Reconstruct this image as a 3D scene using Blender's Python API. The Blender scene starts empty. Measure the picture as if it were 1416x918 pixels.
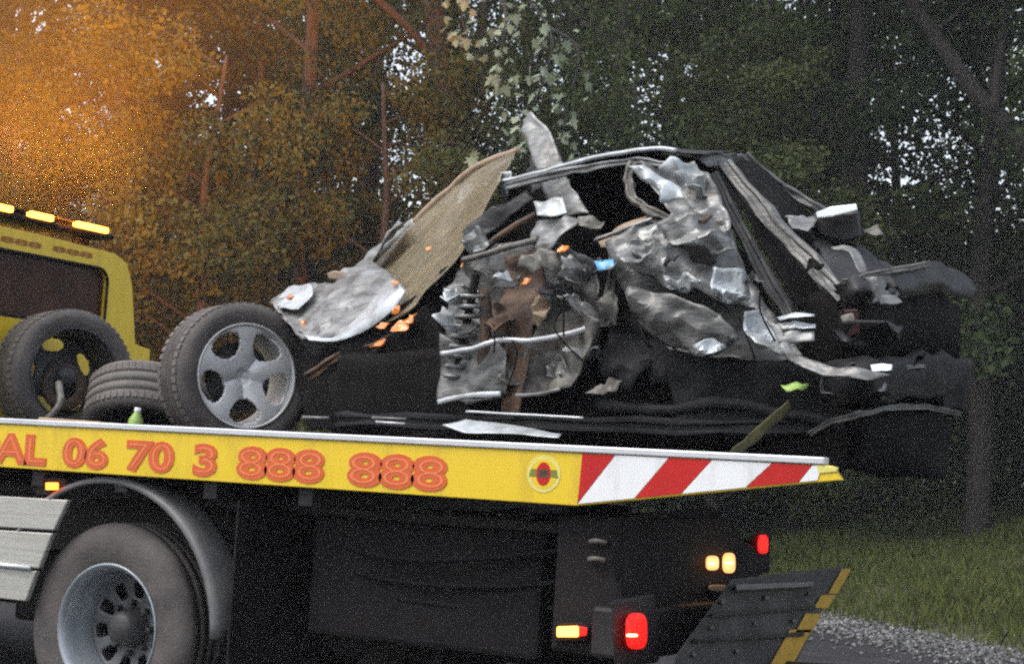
import bpy, bmesh, math, random
import numpy as np
from mathutils import Vector, Matrix, noise
random.seed(7); rng = np.random.default_rng(7)
R_ = math.radians
scene = bpy.context.scene
col = scene.collection

# ------------------------------------------------------------------ camera
F_PX, CX, CY = 2378.0, 708.0, 459.0
YAW, PITCH, ROLL = R_(30.0), math.atan(203/2378), math.atan(0.06)
_F = Vector((-math.sin(YAW)*math.cos(PITCH), math.cos(YAW)*math.cos(PITCH), math.sin(PITCH)))
_R0 = Vector((math.cos(YAW), math.sin(YAW), 0))
_U0 = _R0.cross(_F)
_R = _R0*math.cos(ROLL) + _U0*math.sin(ROLL)
_U = _U0*math.cos(ROLL) - _R0*math.sin(ROLL)
def ray(px, py):
    return _F + _R*((px-CX)/F_PX) - _U*((py-CY)/F_PX)
RAIL_Z = 1.15
_d = ray(0, 578)*6.6056
CAM = Vector((0, -_d.y, RAIL_Z-_d.z))
def P(px, py, Y):
    """a point of the place seen along a photo direction, on the lengthwise plane Y"""
    d = ray(px, py); return CAM + d*((Y-CAM.y)/d.y)
def PX(px, py, X):
    d = ray(px, py); return CAM + d*((X-CAM.x)/d.x)
cam_data = bpy.data.cameras.new('camera'); cam = bpy.data.objects.new('camera', cam_data); col.objects.link(cam)
cam.matrix_world = Matrix(((_R.x,_U.x,-_F.x,CAM.x),(_R.y,_U.y,-_F.y,CAM.y),(_R.z,_U.z,-_F.z,CAM.z),(0,0,0,1)))
cam_data.sensor_width = 36; cam_data.lens = 36*F_PX/1416; cam_data.clip_start = .05; cam_data.clip_end = 3000
scene.camera = cam

# ------------------------------------------------------------------ sky, sun, exposure
SUN_DIR = Vector((-.30, -.42, .86)).normalized()      # towards the sun, behind the photographer
world = bpy.data.worlds.new('World'); scene.world = world; world.use_nodes = True
wn = world.node_tree; wn.nodes.clear()
sky = wn.nodes.new('ShaderNodeTexSky'); sky.sky_type = 'NISHITA'; sky.sun_disc = False
sky.sun_elevation = math.asin(SUN_DIR.z); sky.sun_rotation = math.atan2(SUN_DIR.x, SUN_DIR.y)
sky.dust_density = 3.0; sky.air_density = 1.2
hsv = wn.nodes.new('ShaderNodeHueSaturation'); hsv.inputs['Saturation'].default_value = .45
bg = wn.nodes.new('ShaderNodeBackground'); bg.inputs['Strength'].default_value = .15
wo = wn.nodes.new('ShaderNodeOutputWorld')
wn.links.new(sky.outputs[0], hsv.inputs['Color']); wn.links.new(hsv.outputs[0], bg.inputs['Color']); wn.links.new(bg.outputs[0], wo.inputs[0])
sd = bpy.data.lights.new('sun', 'SUN'); sd.energy = .7; sd.angle = R_(35); sd.color = (1, .97, .92)
sun = bpy.data.objects.new('sun', sd); col.objects.link(sun)
sun.rotation_euler = (-SUN_DIR).to_track_quat('-Z', 'Y').to_euler()
vs = scene.view_settings; vs.view_transform = 'Standard'; vs.look = 'None'; vs.exposure = 1.1; vs.gamma = 1
scene.cycles.max_bounces = 6; scene.cycles.transparent_max_bounces = 16
scene.cycles.sample_clamp_indirect = 4
scene.cycles.use_denoising = False
scene.cycles.filter_width = 2.3                      # a soft lens

# ------------------------------------------------------------------ materials
def lin(r, g, b):
    f = lambda c: c/12.92 if c <= .04045 else ((c+.055)/1.055)**2.4
    return (f(r/255), f(g/255), f(b/255), 1)
MATS = {}
def mat(name, c, rough=.5, metal=0, c2=None, scale=8, bump=0, bscale=60, spec=.5, lo=.35, hi=.65, coat=0, emit=None, estr=0, trans=0, detail=4, stretch=None):
    m = bpy.data.materials.new(name); m.use_nodes = True; MATS[name] = m
    nt = m.node_tree; b = nt.nodes['Principled BSDF']
    if len(c) == 3: c = (*c, 1)
    b.inputs['Base Color'].default_value = c
    b.inputs['Roughness'].default_value = rough; b.inputs['Metallic'].default_value = metal
    b.inputs['Specular IOR Level'].default_value = spec
    b.inputs['Coat Weight'].default_value = coat
    b.inputs['Transmission Weight'].default_value = trans
    if emit: b.inputs['Emission Color'].default_value = emit; b.inputs['Emission Strength'].default_value = estr
    tc = nt.nodes.new('ShaderNodeTexCoord'); src = tc.outputs['Object']
    if stretch:
        mp = nt.nodes.new('ShaderNodeMapping'); mp.inputs['Scale'].default_value = stretch
        nt.links.new(src, mp.inputs[0]); src = mp.outputs[0]
    if c2 is not None:
        if len(c2) == 3: c2 = (*c2, 1)
        n = nt.nodes.new('ShaderNodeTexNoise'); n.inputs['Scale'].default_value = scale; n.inputs['Detail'].default_value = detail
        n.inputs['Roughness'].default_value = .65
        nt.links.new(src, n.inputs['Vector'])
        mr = nt.nodes.new('ShaderNodeMapRange'); mr.inputs[1].default_value = lo; mr.inputs[2].default_value = hi
        nt.links.new(n.outputs[0], mr.inputs[0])
        mx = nt.nodes.new('ShaderNodeMix'); mx.data_type = 'RGBA'; mx.inputs[6].default_value = c; mx.inputs[7].default_value = c2
        nt.links.new(mr.outputs[0], mx.inputs[0]); nt.links.new(mx.outputs[2], b.inputs['Base Color'])
        mr2 = nt.nodes.new('ShaderNodeMapRange'); mr2.inputs[3].default_value = max(0, rough-.12); mr2.inputs[4].default_value = min(1, rough+.15)
        nt.links.new(n.outputs[0], mr2.inputs[0]); nt.links.new(mr2.outputs[0], b.inputs['Roughness'])
    if bump:
        n2 = nt.nodes.new('ShaderNodeTexNoise'); n2.inputs['Scale'].default_value = bscale; n2.inputs['Detail'].default_value = 3
        nt.links.new(src, n2.inputs['Vector'])
        bp = nt.nodes.new('ShaderNodeBump'); bp.inputs['Strength'].default_value = bump; bp.inputs['Distance'].default_value = .01
        nt.links.new(n2.outputs[0], bp.inputs['Height']); nt.links.new(bp.outputs[0], b.inputs['Normal'])
    return m
mat('yellow_paint', (.72,.50,.012), .4, 0, (.46,.31,.015), 4, coat=.2, lo=.5, hi=.85, detail=8, stretch=(3,3,.5))
mat('red_paint', (.50,.011,.008), .5, 0, (.42,.01,.008), 9, spec=.3)
mat('white_paint', (.74,.75,.76), .4, 0, (.50,.50,.49), 5, lo=.5, hi=.85, detail=8, stretch=(3,3,.6))
mat('orange_print', (.62,.105,.02), .5, 0, (.56,.09,.02), 30)
mat('orange_line', (.72,.20,.06), .5)
mat('cab_print', (.30,.10,.006), .55)
mat('olive_print', (.17,.19,.015), .5)
mat('pale_print', (.66,.60,.16), .5)
mat('aluminium', (.66,.67,.69), .38, .55, (.55,.56,.57), 12, stretch=(1,8,8))
mat('plank_aluminium', (.50,.49,.45), .42, .45, (.38,.37,.33), 5, .15, 40, stretch=(.6,6,20))
mat('black_steel', (.012,.010,.011), .55, 0, (.026,.022,.022), 5, .2, 30, spec=.3)
mat('worn_steel', (.020,.018,.019), .6, .1, (.075,.072,.072), 5, .3, 40, lo=.4, hi=.75, detail=8)
mat('black_dull', (.008,.007,.008), .8, 0, (.016,.013,.013), 4, spec=.2)
mat('dusty_plastic', (.10,.10,.105), .45, 0, (.17,.165,.16), 6)
mat('rubber', (.038,.033,.032), .75, 0, (.105,.090,.084), 5, .25, 90)
mat('rubber_dusty', (.10,.088,.082), .8, 0, (.15,.135,.125), 6, .2, 90)
mat('alloy', (.64,.645,.65), .35, .15, (.46,.455,.45), 7)
mat('alloy_bright', (.58,.60,.62), .35, .3, (.40,.40,.41), 6)
mat('rim_steel', (.36,.39,.42), .4, .45, (.26,.28,.30), 5)
mat('rim_inner', (.13,.135,.14), .5, .3, (.07,.07,.07), 9)
mat('rim_dark', (.05,.048,.05), .55, .2, (.03,.028,.03), 7)
mat('car_silver', (.27,.275,.27), .42, .3, (.075,.072,.066), 7, .25, 30, coat=.12, stretch=(1,1,3))
mat('car_white', (.56,.60,.63), .38, .2, (.26,.27,.265), 9, .3, 16, coat=.25)
mat('car_grey', (.045,.045,.045), .45, .25, (.15,.148,.14), 8, .25, 30, coat=.12, stretch=(1,1,3))
mat('car_dark', (.009,.009,.010), .5, .1, (.026,.025,.026), 6, .5, 12, coat=.06, spec=.3)
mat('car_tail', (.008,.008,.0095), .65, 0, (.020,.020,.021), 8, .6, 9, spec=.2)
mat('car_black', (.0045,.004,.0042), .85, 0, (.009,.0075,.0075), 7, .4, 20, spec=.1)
mat('rust', (.13,.072,.04), .7, .1, (.04,.028,.023), 12, .5, 40)
mat('dusty_metal', (.20,.19,.165), .6, .15, (.055,.048,.044), 13, .5, 25)
mat('tan_trim', (.34,.25,.17), .7, 0, (.22,.16,.11), 8)
mat('amber_glint', (.85,.27,.02), .18, 0, (.55,.15,.02), 12, coat=.6)  # amber lamp reflections put into the colour
mat('amber_glow', (.9,.35,.03), .2, 0, emit=(1,.36,.04,1), estr=4)
mat('amber_core', (.9,.6,.3), .3, 0, emit=(1,.62,.28,1), estr=2.2)
mat('amber_small', (.9,.3,.03), .2, 0, emit=(1,.20,.02,1), estr=2.2)
mat('amber_side', (.9,.35,.03), .2, 0, emit=(1,.38,.06,1), estr=3)
mat('dark_red_lens', (.022,.003,.004), .4, 0, spec=.2)
mat('red_glow', (.35,.008,.006), .3, 0, emit=(1,.012,.008,1), estr=.6)
mat('warm_glow', (.5,.32,.15), .2, 0, emit=(1,.46,.16,1), estr=.75)
mat('lens_white', (.80,.86,.88), .12, 0, coat=.5)
mat('blue_plastic', (.10,.32,.55), .3)
mat('green_plastic', (.20,.36,.05), .4, 0, (.35,.48,.14), 30)
mat('strap_webbing', (.10,.09,.025), .8, 0, (.055,.05,.02), 30)
mat('timber', (.42,.30,.19), .8, 0, (.30,.21,.13), 6, .2, 40, stretch=(1,8,8))
mat('yellow_tape', (.58,.34,.02), .6, 0, (.42,.24,.02), 12)
mat('cab_glass', (.06,.022,.012), .25, 0, (.028,.011,.007), 5, spec=.12)  # reddish tint paints the beacons' amber veil into the glass
mat('seat_cloth', (.03,.02,.018), .8)
mat('asphalt', (.022,.022,.025), .85, 0, (.036,.035,.038), 2.5, .5, 140, spec=.2)
mat('gravel', (.06,.06,.06), .85, 0, (.32,.32,.32), 30, lo=.48, hi=.66)
mat('soil', (.050,.042,.026), .95, 0, (.045,.055,.02), 1.6, .6, 25)
mat('bark', (.042,.033,.027), .9, 0, (.018,.015,.013), 10, .9, 35, stretch=(3,3,.5))
mat('bark_pale', (.040,.036,.032), .9, 0, (.018,.016,.014), 9, .8, 35, stretch=(3,3,.5))
# windscreen: brown mottled crazed laminated glass
m = mat('crazed_glass', (.23,.19,.105), .3, 0, (.12,.095,.05), 11, coat=.5)
nt = m.node_tree; b = nt.nodes['Principled BSDF']
vo = nt.nodes.new('ShaderNodeTexVoronoi'); vo.feature = 'DISTANCE_TO_EDGE'; vo.inputs['Scale'].default_value = 55
tc = nt.nodes.new('ShaderNodeTexCoord'); nt.links.new(tc.outputs['Object'], vo.inputs['Vector'])
mr = nt.nodes.new('ShaderNodeMapRange'); mr.inputs[1].default_value = 0; mr.inputs[2].default_value = .12; nt.links.new(vo.outputs['Distance'], mr.inputs[0])
bp = nt.nodes.new('ShaderNodeBump'); bp.inputs['Strength'].default_value = .5; bp.inputs['Distance'].default_value = .006
nt.links.new(mr.outputs[0], bp.inputs['Height']); nt.links.new(bp.outputs[0], b.inputs['Normal'])

def leaf_mat(name, c, c2, rough=.7, tr=.25):
    m = bpy.data.materials.new(name); m.use_nodes = True; MATS[name] = m
    nt = m.node_tree; nt.nodes.clear()
    out = nt.nodes.new('ShaderNodeOutputMaterial'); b = nt.nodes.new('ShaderNodeBsdfPrincipled'); t = nt.nodes.new('ShaderNodeBsdfTranslucent')
    mx = nt.nodes.new('ShaderNodeMixShader'); mx.inputs[0].default_value = tr
    g = nt.nodes.new('ShaderNodeNewGeometry'); oi = nt.nodes.new('ShaderNodeObjectInfo')
    ad = nt.nodes.new('ShaderNodeMath'); ad.operation = 'ADD'; nt.links.new(g.outputs['Random Per Island'], ad.inputs[0]); nt.links.new(oi.outputs['Random'], ad.inputs[1])
    hf = nt.nodes.new('ShaderNodeMath'); hf.operation = 'MULTIPLY'; hf.inputs[1].default_value = .5; nt.links.new(ad.outputs[0], hf.inputs[0])
    cm = nt.nodes.new('ShaderNodeMix'); cm.data_type = 'RGBA'; cm.inputs[6].default_value = (*c,1); cm.inputs[7].default_value = (*c2,1)
    nt.links.new(hf.outputs[0], cm.inputs[0])
    nt.links.new(cm.outputs[2], b.inputs['Base Color']); nt.links.new(cm.outputs[2], t.inputs['Color'])
    b.inputs['Roughness'].default_value = rough; b.inputs['Specular IOR Level'].default_value = .15
    nt.links.new(b.outputs[0], mx.inputs[1]); nt.links.new(t.outputs[0], mx.inputs[2]); nt.links.new(mx.outputs[0], out.inputs[0])
    return m
leaf_mat('leaf_dark', (.012,.024,.008), (.052,.074,.020))
leaf_mat('leaf_mid', (.018,.034,.008), (.085,.100,.028))
leaf_mat('leaf_light', (.09,.15,.03), (.16,.20,.06), tr=.4)
leaf_mat('leaf_silver', (.20,.26,.17), (.34,.38,.27))
leaf_mat('grass_blade', (.042,.085,.014), (.125,.13,.038))

# ------------------------------------------------------------------ helpers
def empty(name, loc, label, cat, group=None):
    o = bpy.data.objects.new(name, None); col.objects.link(o); o.location = loc; o.empty_display_size = .1
    tag(o, label, cat, group); return o
def tag(o, label=None, cat=None, group=None, kind=None):
    if label: o['label'] = label
    if cat: o['category'] = cat
    if group: o['group'] = group
    if kind: o['kind'] = kind
    return o
def link(name, me, m, parent=None, smooth=False):
    o = bpy.data.objects.new(name, me); col.objects.link(o)
    if m: me.materials.append(MATS[m])
    if parent:
        o.parent = parent
        off = Vector(parent.location); p = parent.parent
        while p: off += Vector(p.location); p = p.parent
        if any(abs(a) > 1e-9 for a in off): me.transform(Matrix.Translation(-off))
    if smooth: me.polygons.foreach_set('use_smooth', [True]*len(me.polygons))
    me.update(); return o
def bm_obj(name, bm, m, parent=None, smooth=False, bevel=0, solid=0, subs=0):
    bmesh.ops.recalc_face_normals(bm, faces=bm.faces)
    me = bpy.data.meshes.new(name); bm.to_mesh(me); bm.free()
    o = link(name, me, m, parent, smooth)
    if solid: md = o.modifiers.new('s', 'SOLIDIFY'); md.thickness = solid; md.offset = 0
    if bevel: md = o.modifiers.new('b', 'BEVEL'); md.width = bevel; md.segments = 2; md.limit_method = 'ANGLE'
    if subs: md = o.modifiers.new('u', 'SUBSURF'); md.levels = subs; md.render_levels = subs
    return o
def add_box(bm, lo, hi):
    v = [bm.verts.new((x,y,z)) for x in (lo[0],hi[0]) for y in (lo[1],hi[1]) for z in (lo[2],hi[2])]
    for f in ((0,1,3,2),(4,6,7,5),(0,4,5,1),(2,3,7,6),(0,2,6,4),(1,5,7,3)): bm.faces.new([v[i] for i in f])
def box(name, lo, hi, m, parent=None, bevel=.006):
    bm = bmesh.new(); add_box(bm, lo, hi); return bm_obj(name, bm, m, parent, bevel=bevel)
def prism(name, poly, y0, y1, m, parent=None, bevel=.004, axis='Y'):
    """poly of (a,b) pairs: X,Z extruded along Y, or Y,Z extruded along X"""
    bm = bmesh.new()
    mk = (lambda a,b,t: (a,t,b)) if axis == 'Y' else (lambda a,b,t: (t,a,b))
    A = [bm.verts.new(mk(a,b,y0)) for a,b in poly]; B = [bm.verts.new(mk(a,b,y1)) for a,b in poly]
    bm.faces.new(A); bm.faces.new(B[::-1]); n = len(A)
    for i in range(n): bm.faces.new((A[i], A[(i+1)%n], B[(i+1)%n], B[i]))
    return bm_obj(name, bm, m, parent, bevel=bevel)
def smooth_path(pts, k=4):
    pts = [Vector(p) for p in pts]
    if len(pts) < 3: return pts
    out = []
    for i in range(len(pts)-1):
        p0 = pts[max(i-1,0)]; p1 = pts[i]; p2 = pts[i+1]; p3 = pts[min(i+2,len(pts)-1)]
        for j in range(k):
            t = j/k
            out.append(.5*((2*p1)+(p2-p0)*t+(2*p0-5*p1+4*p2-p3)*t*t+(3*p1-p0-3*p2+p3)*t**3))
    out.append(pts[-1]); return out
def tube_bm(bm, pts, r, n=8, flat=1.0, r1=None):
    pts = [Vector(p) for p in pts]; rings = []; N = len(pts)
    ref = None
    for i, p in enumerate(pts):
        t = (pts[min(i+1,N-1)]-pts[max(i-1,0)]).normalized()
        if ref is None: ref = t.orthogonal().normalized() if abs(t.z) > .9 else Vector((0,0,1))
        a = (ref - t*ref.dot(t)).normalized(); b = t.cross(a); ref = a
        rr = r if r1 is None else r+(r1-r)*i/max(N-1,1)
        rings.append([bm.verts.new(p+a*math.cos(2*math.pi*k/n)*rr+b*math.sin(2*math.pi*k/n)*rr*flat) for k in range(n)])
    for i in range(N-1):
        for k in range(n): bm.faces.new((rings[i][k], rings[i][(k+1)%n], rings[i+1][(k+1)%n], rings[i+1][k]))
    bm.faces.new(rings[0][::-1]); bm.faces.new(rings[-1])
def tube(name, pts, r, m, parent=None, k=4, n=8, flat=1.0, r1=None):
    bm = bmesh.new(); tube_bm(bm, smooth_path(pts, k), r, n, flat, r1)
    return bm_obj(name, bm, m, parent, smooth=True)
def lathe(name, prof, m, parent=None, M=None, seg=48, closed=False, smooth=True):
    """profile (r, h) spun about local Z, then moved by M"""
    bm = bmesh.new(); rings = []
    for i in range(seg):
        a = 2*math.pi*i/seg; rings.append([bm.verts.new((r*math.cos(a), r*math.sin(a), h)) for r,h in prof])
    n = len(prof)
    for i in range(seg):
        A, B = rings[i], rings[(i+1)%seg]
        for j in range(n if closed else n-1): bm.faces.new((A[j], B[j], B[(j+1)%n], A[(j+1)%n]))
    if M: bmesh.ops.transform(bm, matrix=M, verts=bm.verts)
    return bm_obj(name, bm, m, parent, smooth=smooth)
def polar_plate(name, r0, r1, nr, na, hf, hole, m, parent, M, thick=.02, subs=1):
    bm = bmesh.new(); V = {}
    for i in range(nr+1):
        for j in range(na):
            r = r0+(r1-r0)*i/nr; a = 2*math.pi*j/na
            V[i,j] = bm.verts.new((r*math.cos(a), r*math.sin(a), hf(r,a)))
    for i in range(nr):
        for j in range(na):
            if hole and hole(r0+(r1-r0)*(i+.5)/nr, 2*math.pi*(j+.5)/na): continue
            bm.faces.new((V[i,j], V[i+1,j], V[i+1,(j+1)%na], V[i,(j+1)%na]))
    bmesh.ops.delete(bm, geom=[v for v in bm.verts if not v.link_faces], context='VERTS')
    bmesh.ops.transform(bm, matrix=M, verts=bm.verts)
    return bm_obj(name, bm, m, parent, smooth=True, solid=thick, subs=subs)
def sheet(name, pts, m, parent=None, amp=.02, freq=6, thick=.004, cuts=3, smooth=True, seed=0, folds=7, soft=.35):
    """crumpled panel with the given corner points (world): straight sharp folds plus a little soft buckling"""
    r = random.Random(seed*77+13)
    bm = bmesh.new(); vs = [bm.verts.new(p) for p in pts]
    f = bm.faces.new(vs); f.normal_update(); nrm = f.normal.copy()
    bmesh.ops.triangulate(bm, faces=bm.faces[:])
    for _ in range(cuts+2):
        L = [e for e in bm.edges if e.calc_length() > .020]
        if not L: break
        bmesh.ops.subdivide_edges(bm, edges=L, cuts=1, use_grid_fill=True)
        bmesh.ops.triangulate(bm, faces=[f for f in bm.faces if len(f.verts) > 3])
    P0 = [Vector(p) for p in pts]; size = max((p-q).length for p in P0 for q in P0)
    u = nrm.orthogonal().normalized(); w = nrm.cross(u); off = Vector((seed*3.1, seed*1.7, seed*2.3))
    lines = []
    for i in range(folds):
        c = P0[r.randrange(len(P0))].lerp(P0[r.randrange(len(P0))], r.random()); t = r.uniform(0, math.pi)
        lines.append((c, u*math.cos(t)+w*math.sin(t), r.choice((-1,1))*r.uniform(.4,1), r.uniform(.10,.45)*size))
    for v in bm.verts:
        d = 0
        for c, n_, a_, width in lines:
            k = (v.co-c).dot(n_); d += a_*(1-min(abs(k)/width, 1))           # a ridge or valley with straight flanks
        q = v.co*freq+off
        v.co += nrm*(d*amp*.62 + soft*amp*(noise.turbulence(q, 2, True)-.45)) + noise.noise_vector(q*1.7)*amp*.22
    o = bm_obj(name, bm, m, parent, smooth=smooth, solid=thick)
    if smooth: o.data.set_sharp_from_angle(angle=R_(24))
    return o
def psheet(name, pts, m, parent=None, **k): return sheet(name, [P(*p) for p in pts], m, parent, **k)
def ptube(name, pts, r, m, parent=None, dent=.35, **k):
    o = tube(name, [P(*p) for p in pts], r, m, parent, **{**dict(k=7), **k})
    for v in o.data.vertices: v.co += noise.noise_vector(v.co*14)*r*dent + noise.noise_vector(v.co*5)*r*dent
    return o
def channel(name, pts, w, h, m, parent=None, seed=0):
    """bent folded-steel section: flat sided, kinked where it was hit"""
    r = random.Random(seed); Q = [P(*p) for p in pts]; path = [Q[0]]
    for a_, b_ in zip(Q[:-1], Q[1:]):
        for t in (.33,.66): path.append(a_.lerp(b_,t)+Vector((r.uniform(-1,1),r.uniform(-1,1),r.uniform(-1,1)))*w*.22)
        path.append(b_)
    bm = bmesh.new(); rings = []; N = len(path)
    sec = [(-1,-.5),(-.78,.5),(-.35,.5),(-.25,.15),(.25,.15),(.35,.5),(.78,.5),(1,-.5)]
    for i, p in enumerate(path):
        t = (path[min(i+1,N-1)]-path[max(i-1,0)]).normalized()
        out = (CAM-p).normalized(); out = (out-t*out.dot(t)).normalized(); sd_ = t.cross(out)
        kx, kz = r.uniform(.75,1.15), r.uniform(.5,1.2); tw = r.uniform(-.35,.35)
        out, sd_ = out*math.cos(tw)+sd_*math.sin(tw), sd_*math.cos(tw)-out*math.sin(tw)
        rings.append([bm.verts.new(p+sd_*a_*w*kx+out*b_*h*kz) for a_,b_ in sec])
    for i in range(N-1):
        for k in range(8): bm.faces.new((rings[i][k],rings[i][(k+1)%8],rings[i+1][(k+1)%8],rings[i+1][k]))
    bm.faces.new(rings[0][::-1]); bm.faces.new(rings[-1])
    return bm_obj(name, bm, m, parent, bevel=.0015)
def hull(name, pts, m, parent=None, bevel=.012, amp=0):
    bm = bmesh.new()
    for p in pts: bm.verts.new(p)
    bmesh.ops.convex_hull(bm, input=bm.verts[:])
    bmesh.ops.delete(bm, geom=[v for v in bm.verts if not v.link_faces], context='VERTS')
    if amp:
        for _ in range(3):
            L = [e for e in bm.edges if e.calc_length() > .09]
            if L: bmesh.ops.subdivide_edges(bm, edges=L, cuts=1); bmesh.ops.triangulate(bm, faces=[f for f in bm.faces if len(f.verts) > 3])
        for v in bm.verts: v.co += noise.noise_vector(v.co*5)*amp
    return bm_obj(name, bm, m, parent, bevel=0 if amp else bevel, smooth=bool(amp))
def phull(name, pts, y0, y1, m, parent=None, **k):
    return hull(name, [P(a,b,y) for a,b in pts for y in (y0,y1)], m, parent, **k)
def text_mesh(name, s, m, parent, frame, x0, x1, z0, z1, off=.0, ext=.0015, depth=0):
    """lettering fitted into a rectangle; frame(a, b, h) gives the world point"""
    cu = bpy.data.curves.new('t', 'FONT'); cu.body = s; cu.size = 1; cu.extrude = .5; cu.offset = off; cu.resolution_u = 4
    t = bpy.data.objects.new('t', cu); col.objects.link(t)
    bpy.context.view_layer.update()
    me = bpy.data.meshes.new_from_object(t.evaluated_get(bpy.context.evaluated_depsgraph_get()))
    bpy.data.objects.remove(t)
    co = np.empty(len(me.vertices)*3); me.vertices.foreach_get('co', co); co = co.reshape(-1,3)
    mn, mx = co.min(0), co.max(0)
    for v in me.vertices:
        a = x0+(v.co.x-mn[0])/(mx[0]-mn[0])*(x1-x0); b_ = z0+(v.co.y-mn[1])/(mx[1]-mn[1])*(z1-z0)
        v.co = frame(a, b_, depth+(v.co.z+.5)*ext)
    return link(name, me, m, parent)
def np_mesh(name, verts, faces):
    me = bpy.data.meshes.new(name); nf, k = faces.shape
    me.vertices.add(len(verts)); me.vertices.foreach_set('co', verts.astype(np.float32).ravel())
    me.loops.add(nf*k); me.loops.foreach_set('vertex_index', faces.astype(np.int32).ravel())
    me.polygons.add(nf); me.polygons.foreach_set('loop_start', np.arange(0, nf*k, k, dtype=np.int32))
    me.update(calc_edges=True); return me

# ------------------------------------------------------------------ ground, road, verge
def cam_at(px, depth):
    """ground-plan point at a viewing depth along an image column"""
    return CAM.x + (_F.x + _R0.x*(px-CX)/F_PX)*depth, CAM.y + (_F.y + _R0.y*(px-CX)/F_PX)*depth
E0 = np.array(cam_at(1416, 12.2)); E1 = np.array(cam_at(1150, 15.0))
EDGE = [E0+(E0-E1)*8, E0, E1, E1+(E1-E0)*.5, E1+(E1-E0)*.9+np.array((-3,.8)), np.array((-14, E1[1]+3.5)), np.array((-60, E1[1]+6.0)), np.array((-400, E1[1]+10))]
def edge_dist(x, y):
    """signed distance past the road edge, positive on the verge"""
    best = None; x = np.asarray(x, float); y = np.asarray(y, float)
    for a, b in zip(EDGE[:-1], EDGE[1:]):
        d = b-a; L = np.hypot(*d); u = d/L
        t = np.clip((x-a[0])*u[0]+(y-a[1])*u[1], 0, L)
        qx, qy = a[0]+u[0]*t, a[1]+u[1]*t
        ds = np.hypot(x-qx, y-qy); s = np.sign((x-a[0])*u[1]-(y-a[1])*u[0])
        v = np.where(s == 0, ds, ds*s)
        best = v if best is None else np.where(np.abs(v) < np.abs(best), v, best)
    return best
def ground_z(x, y):
    e = edge_dist(x, y)
    z = np.where(e > 0, 1.25*(1-np.exp(-np.maximum(e-.5,0)/3.6)) + .02*np.maximum(e-8,0), 0)
    bump = .05*np.sin(x*1.7+.3*y)*np.sin(y*1.3)+.03*np.sin(x*4.1)*np.sin(y*3.7+1)
    return z + np.where(e > .3, bump*np.clip(e-.3,0,1), 0) - .02
gs = np.concatenate([-np.geomspace(500,20,18), np.linspace(-19,25,111), np.geomspace(27,500,18)])
gy = np.concatenate([-np.geomspace(500,16,16), np.linspace(-15,40,138), np.geomspace(42,500,18)])
GX, GY = np.meshgrid(gs, gy, indexing='ij'); GZ = ground_z(GX, GY)
nx, ny = GX.shape; idx = np.arange(nx*ny).reshape(nx, ny)
fc = np.stack([idx[:-1,:-1], idx[1:,:-1], idx[1:,1:], idx[:-1,1:]], -1).reshape(-1,4)
g = link('ground', np_mesh('ground', np.stack([GX,GY,GZ],-1).reshape(-1,3), fc), 'soil', smooth=True); tag(g, kind='structure')
# road: one sheet a little above the soil, following the edge
bm = bmesh.new()
left = [bm.verts.new((p[0], p[1], .004)) for p in EDGE]
far = [(-400,-300), (300,-300)]
right = [bm.verts.new((a,b_,.004)) for a,b_ in far]
bm.faces.new(left+right); bmesh.ops.triangulate(bm, faces=bm.faces[:])
road = bm_obj('road', bm, 'asphalt'); tag(road, kind='structure')

# gravel on the shoulder
def frustum_points(n, px0, px1, d0, d1):
    px = rng.uniform(px0, px1, n); d = np.sqrt(rng.uniform(d0**2, d1**2, n))
    x = CAM.x + (_F.x + _R0.x*(px-CX)/F_PX)*d; y = CAM.y + (_F.y + _R0.y*(px-CX)/F_PX)*d
    return x, y
x, y = frustum_points(95000, 1040, 1860, 8, 19); e = edge_dist(x, y)
keep = rng.random(len(x)) < .30*np.exp(-((e+.15)/.6)**2)
x, y = x[keep], y[keep]; n = len(x); s = rng.uniform(.008,.028,n)
octv = np.array([(1,0,0),(-1,0,0),(0,1,0),(0,-1,0),(0,0,.7),(0,0,-.5)])
octf = np.array([(0,2,4),(2,1,4),(1,3,4),(3,0,4),(2,0,5),(1,2,5),(3,1,5),(0,3,5)])
ang = rng.uniform(0,6.28,n); ca, sa = np.cos(ang), np.sin(ang)
ov = octv[None]*rng.uniform(.6,1.3,(n,6,1))
vx = (ov[:,:,0]*ca[:,None]-ov[:,:,1]*sa[:,None])*s[:,None]+x[:,None]
vy = (ov[:,:,0]*sa[:,None]+ov[:,:,1]*ca[:,None])*s[:,None]+y[:,None]
vz = ov[:,:,2]*s[:,None]+(np.maximum(ground_z(x,y),.004)+s*.3)[:,None]
gv = np.stack([vx,vy,vz],-1).reshape(-1,3); gf = (octf[None]+(np.arange(n)*6)[:,None,None]).reshape(-1,3)
gr = link('gravel', np_mesh('gravel', gv, gf), 'gravel'); tag(gr, 'loose pale grey gravel along the road edge below the grass', 'gravel', kind='stuff')

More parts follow.
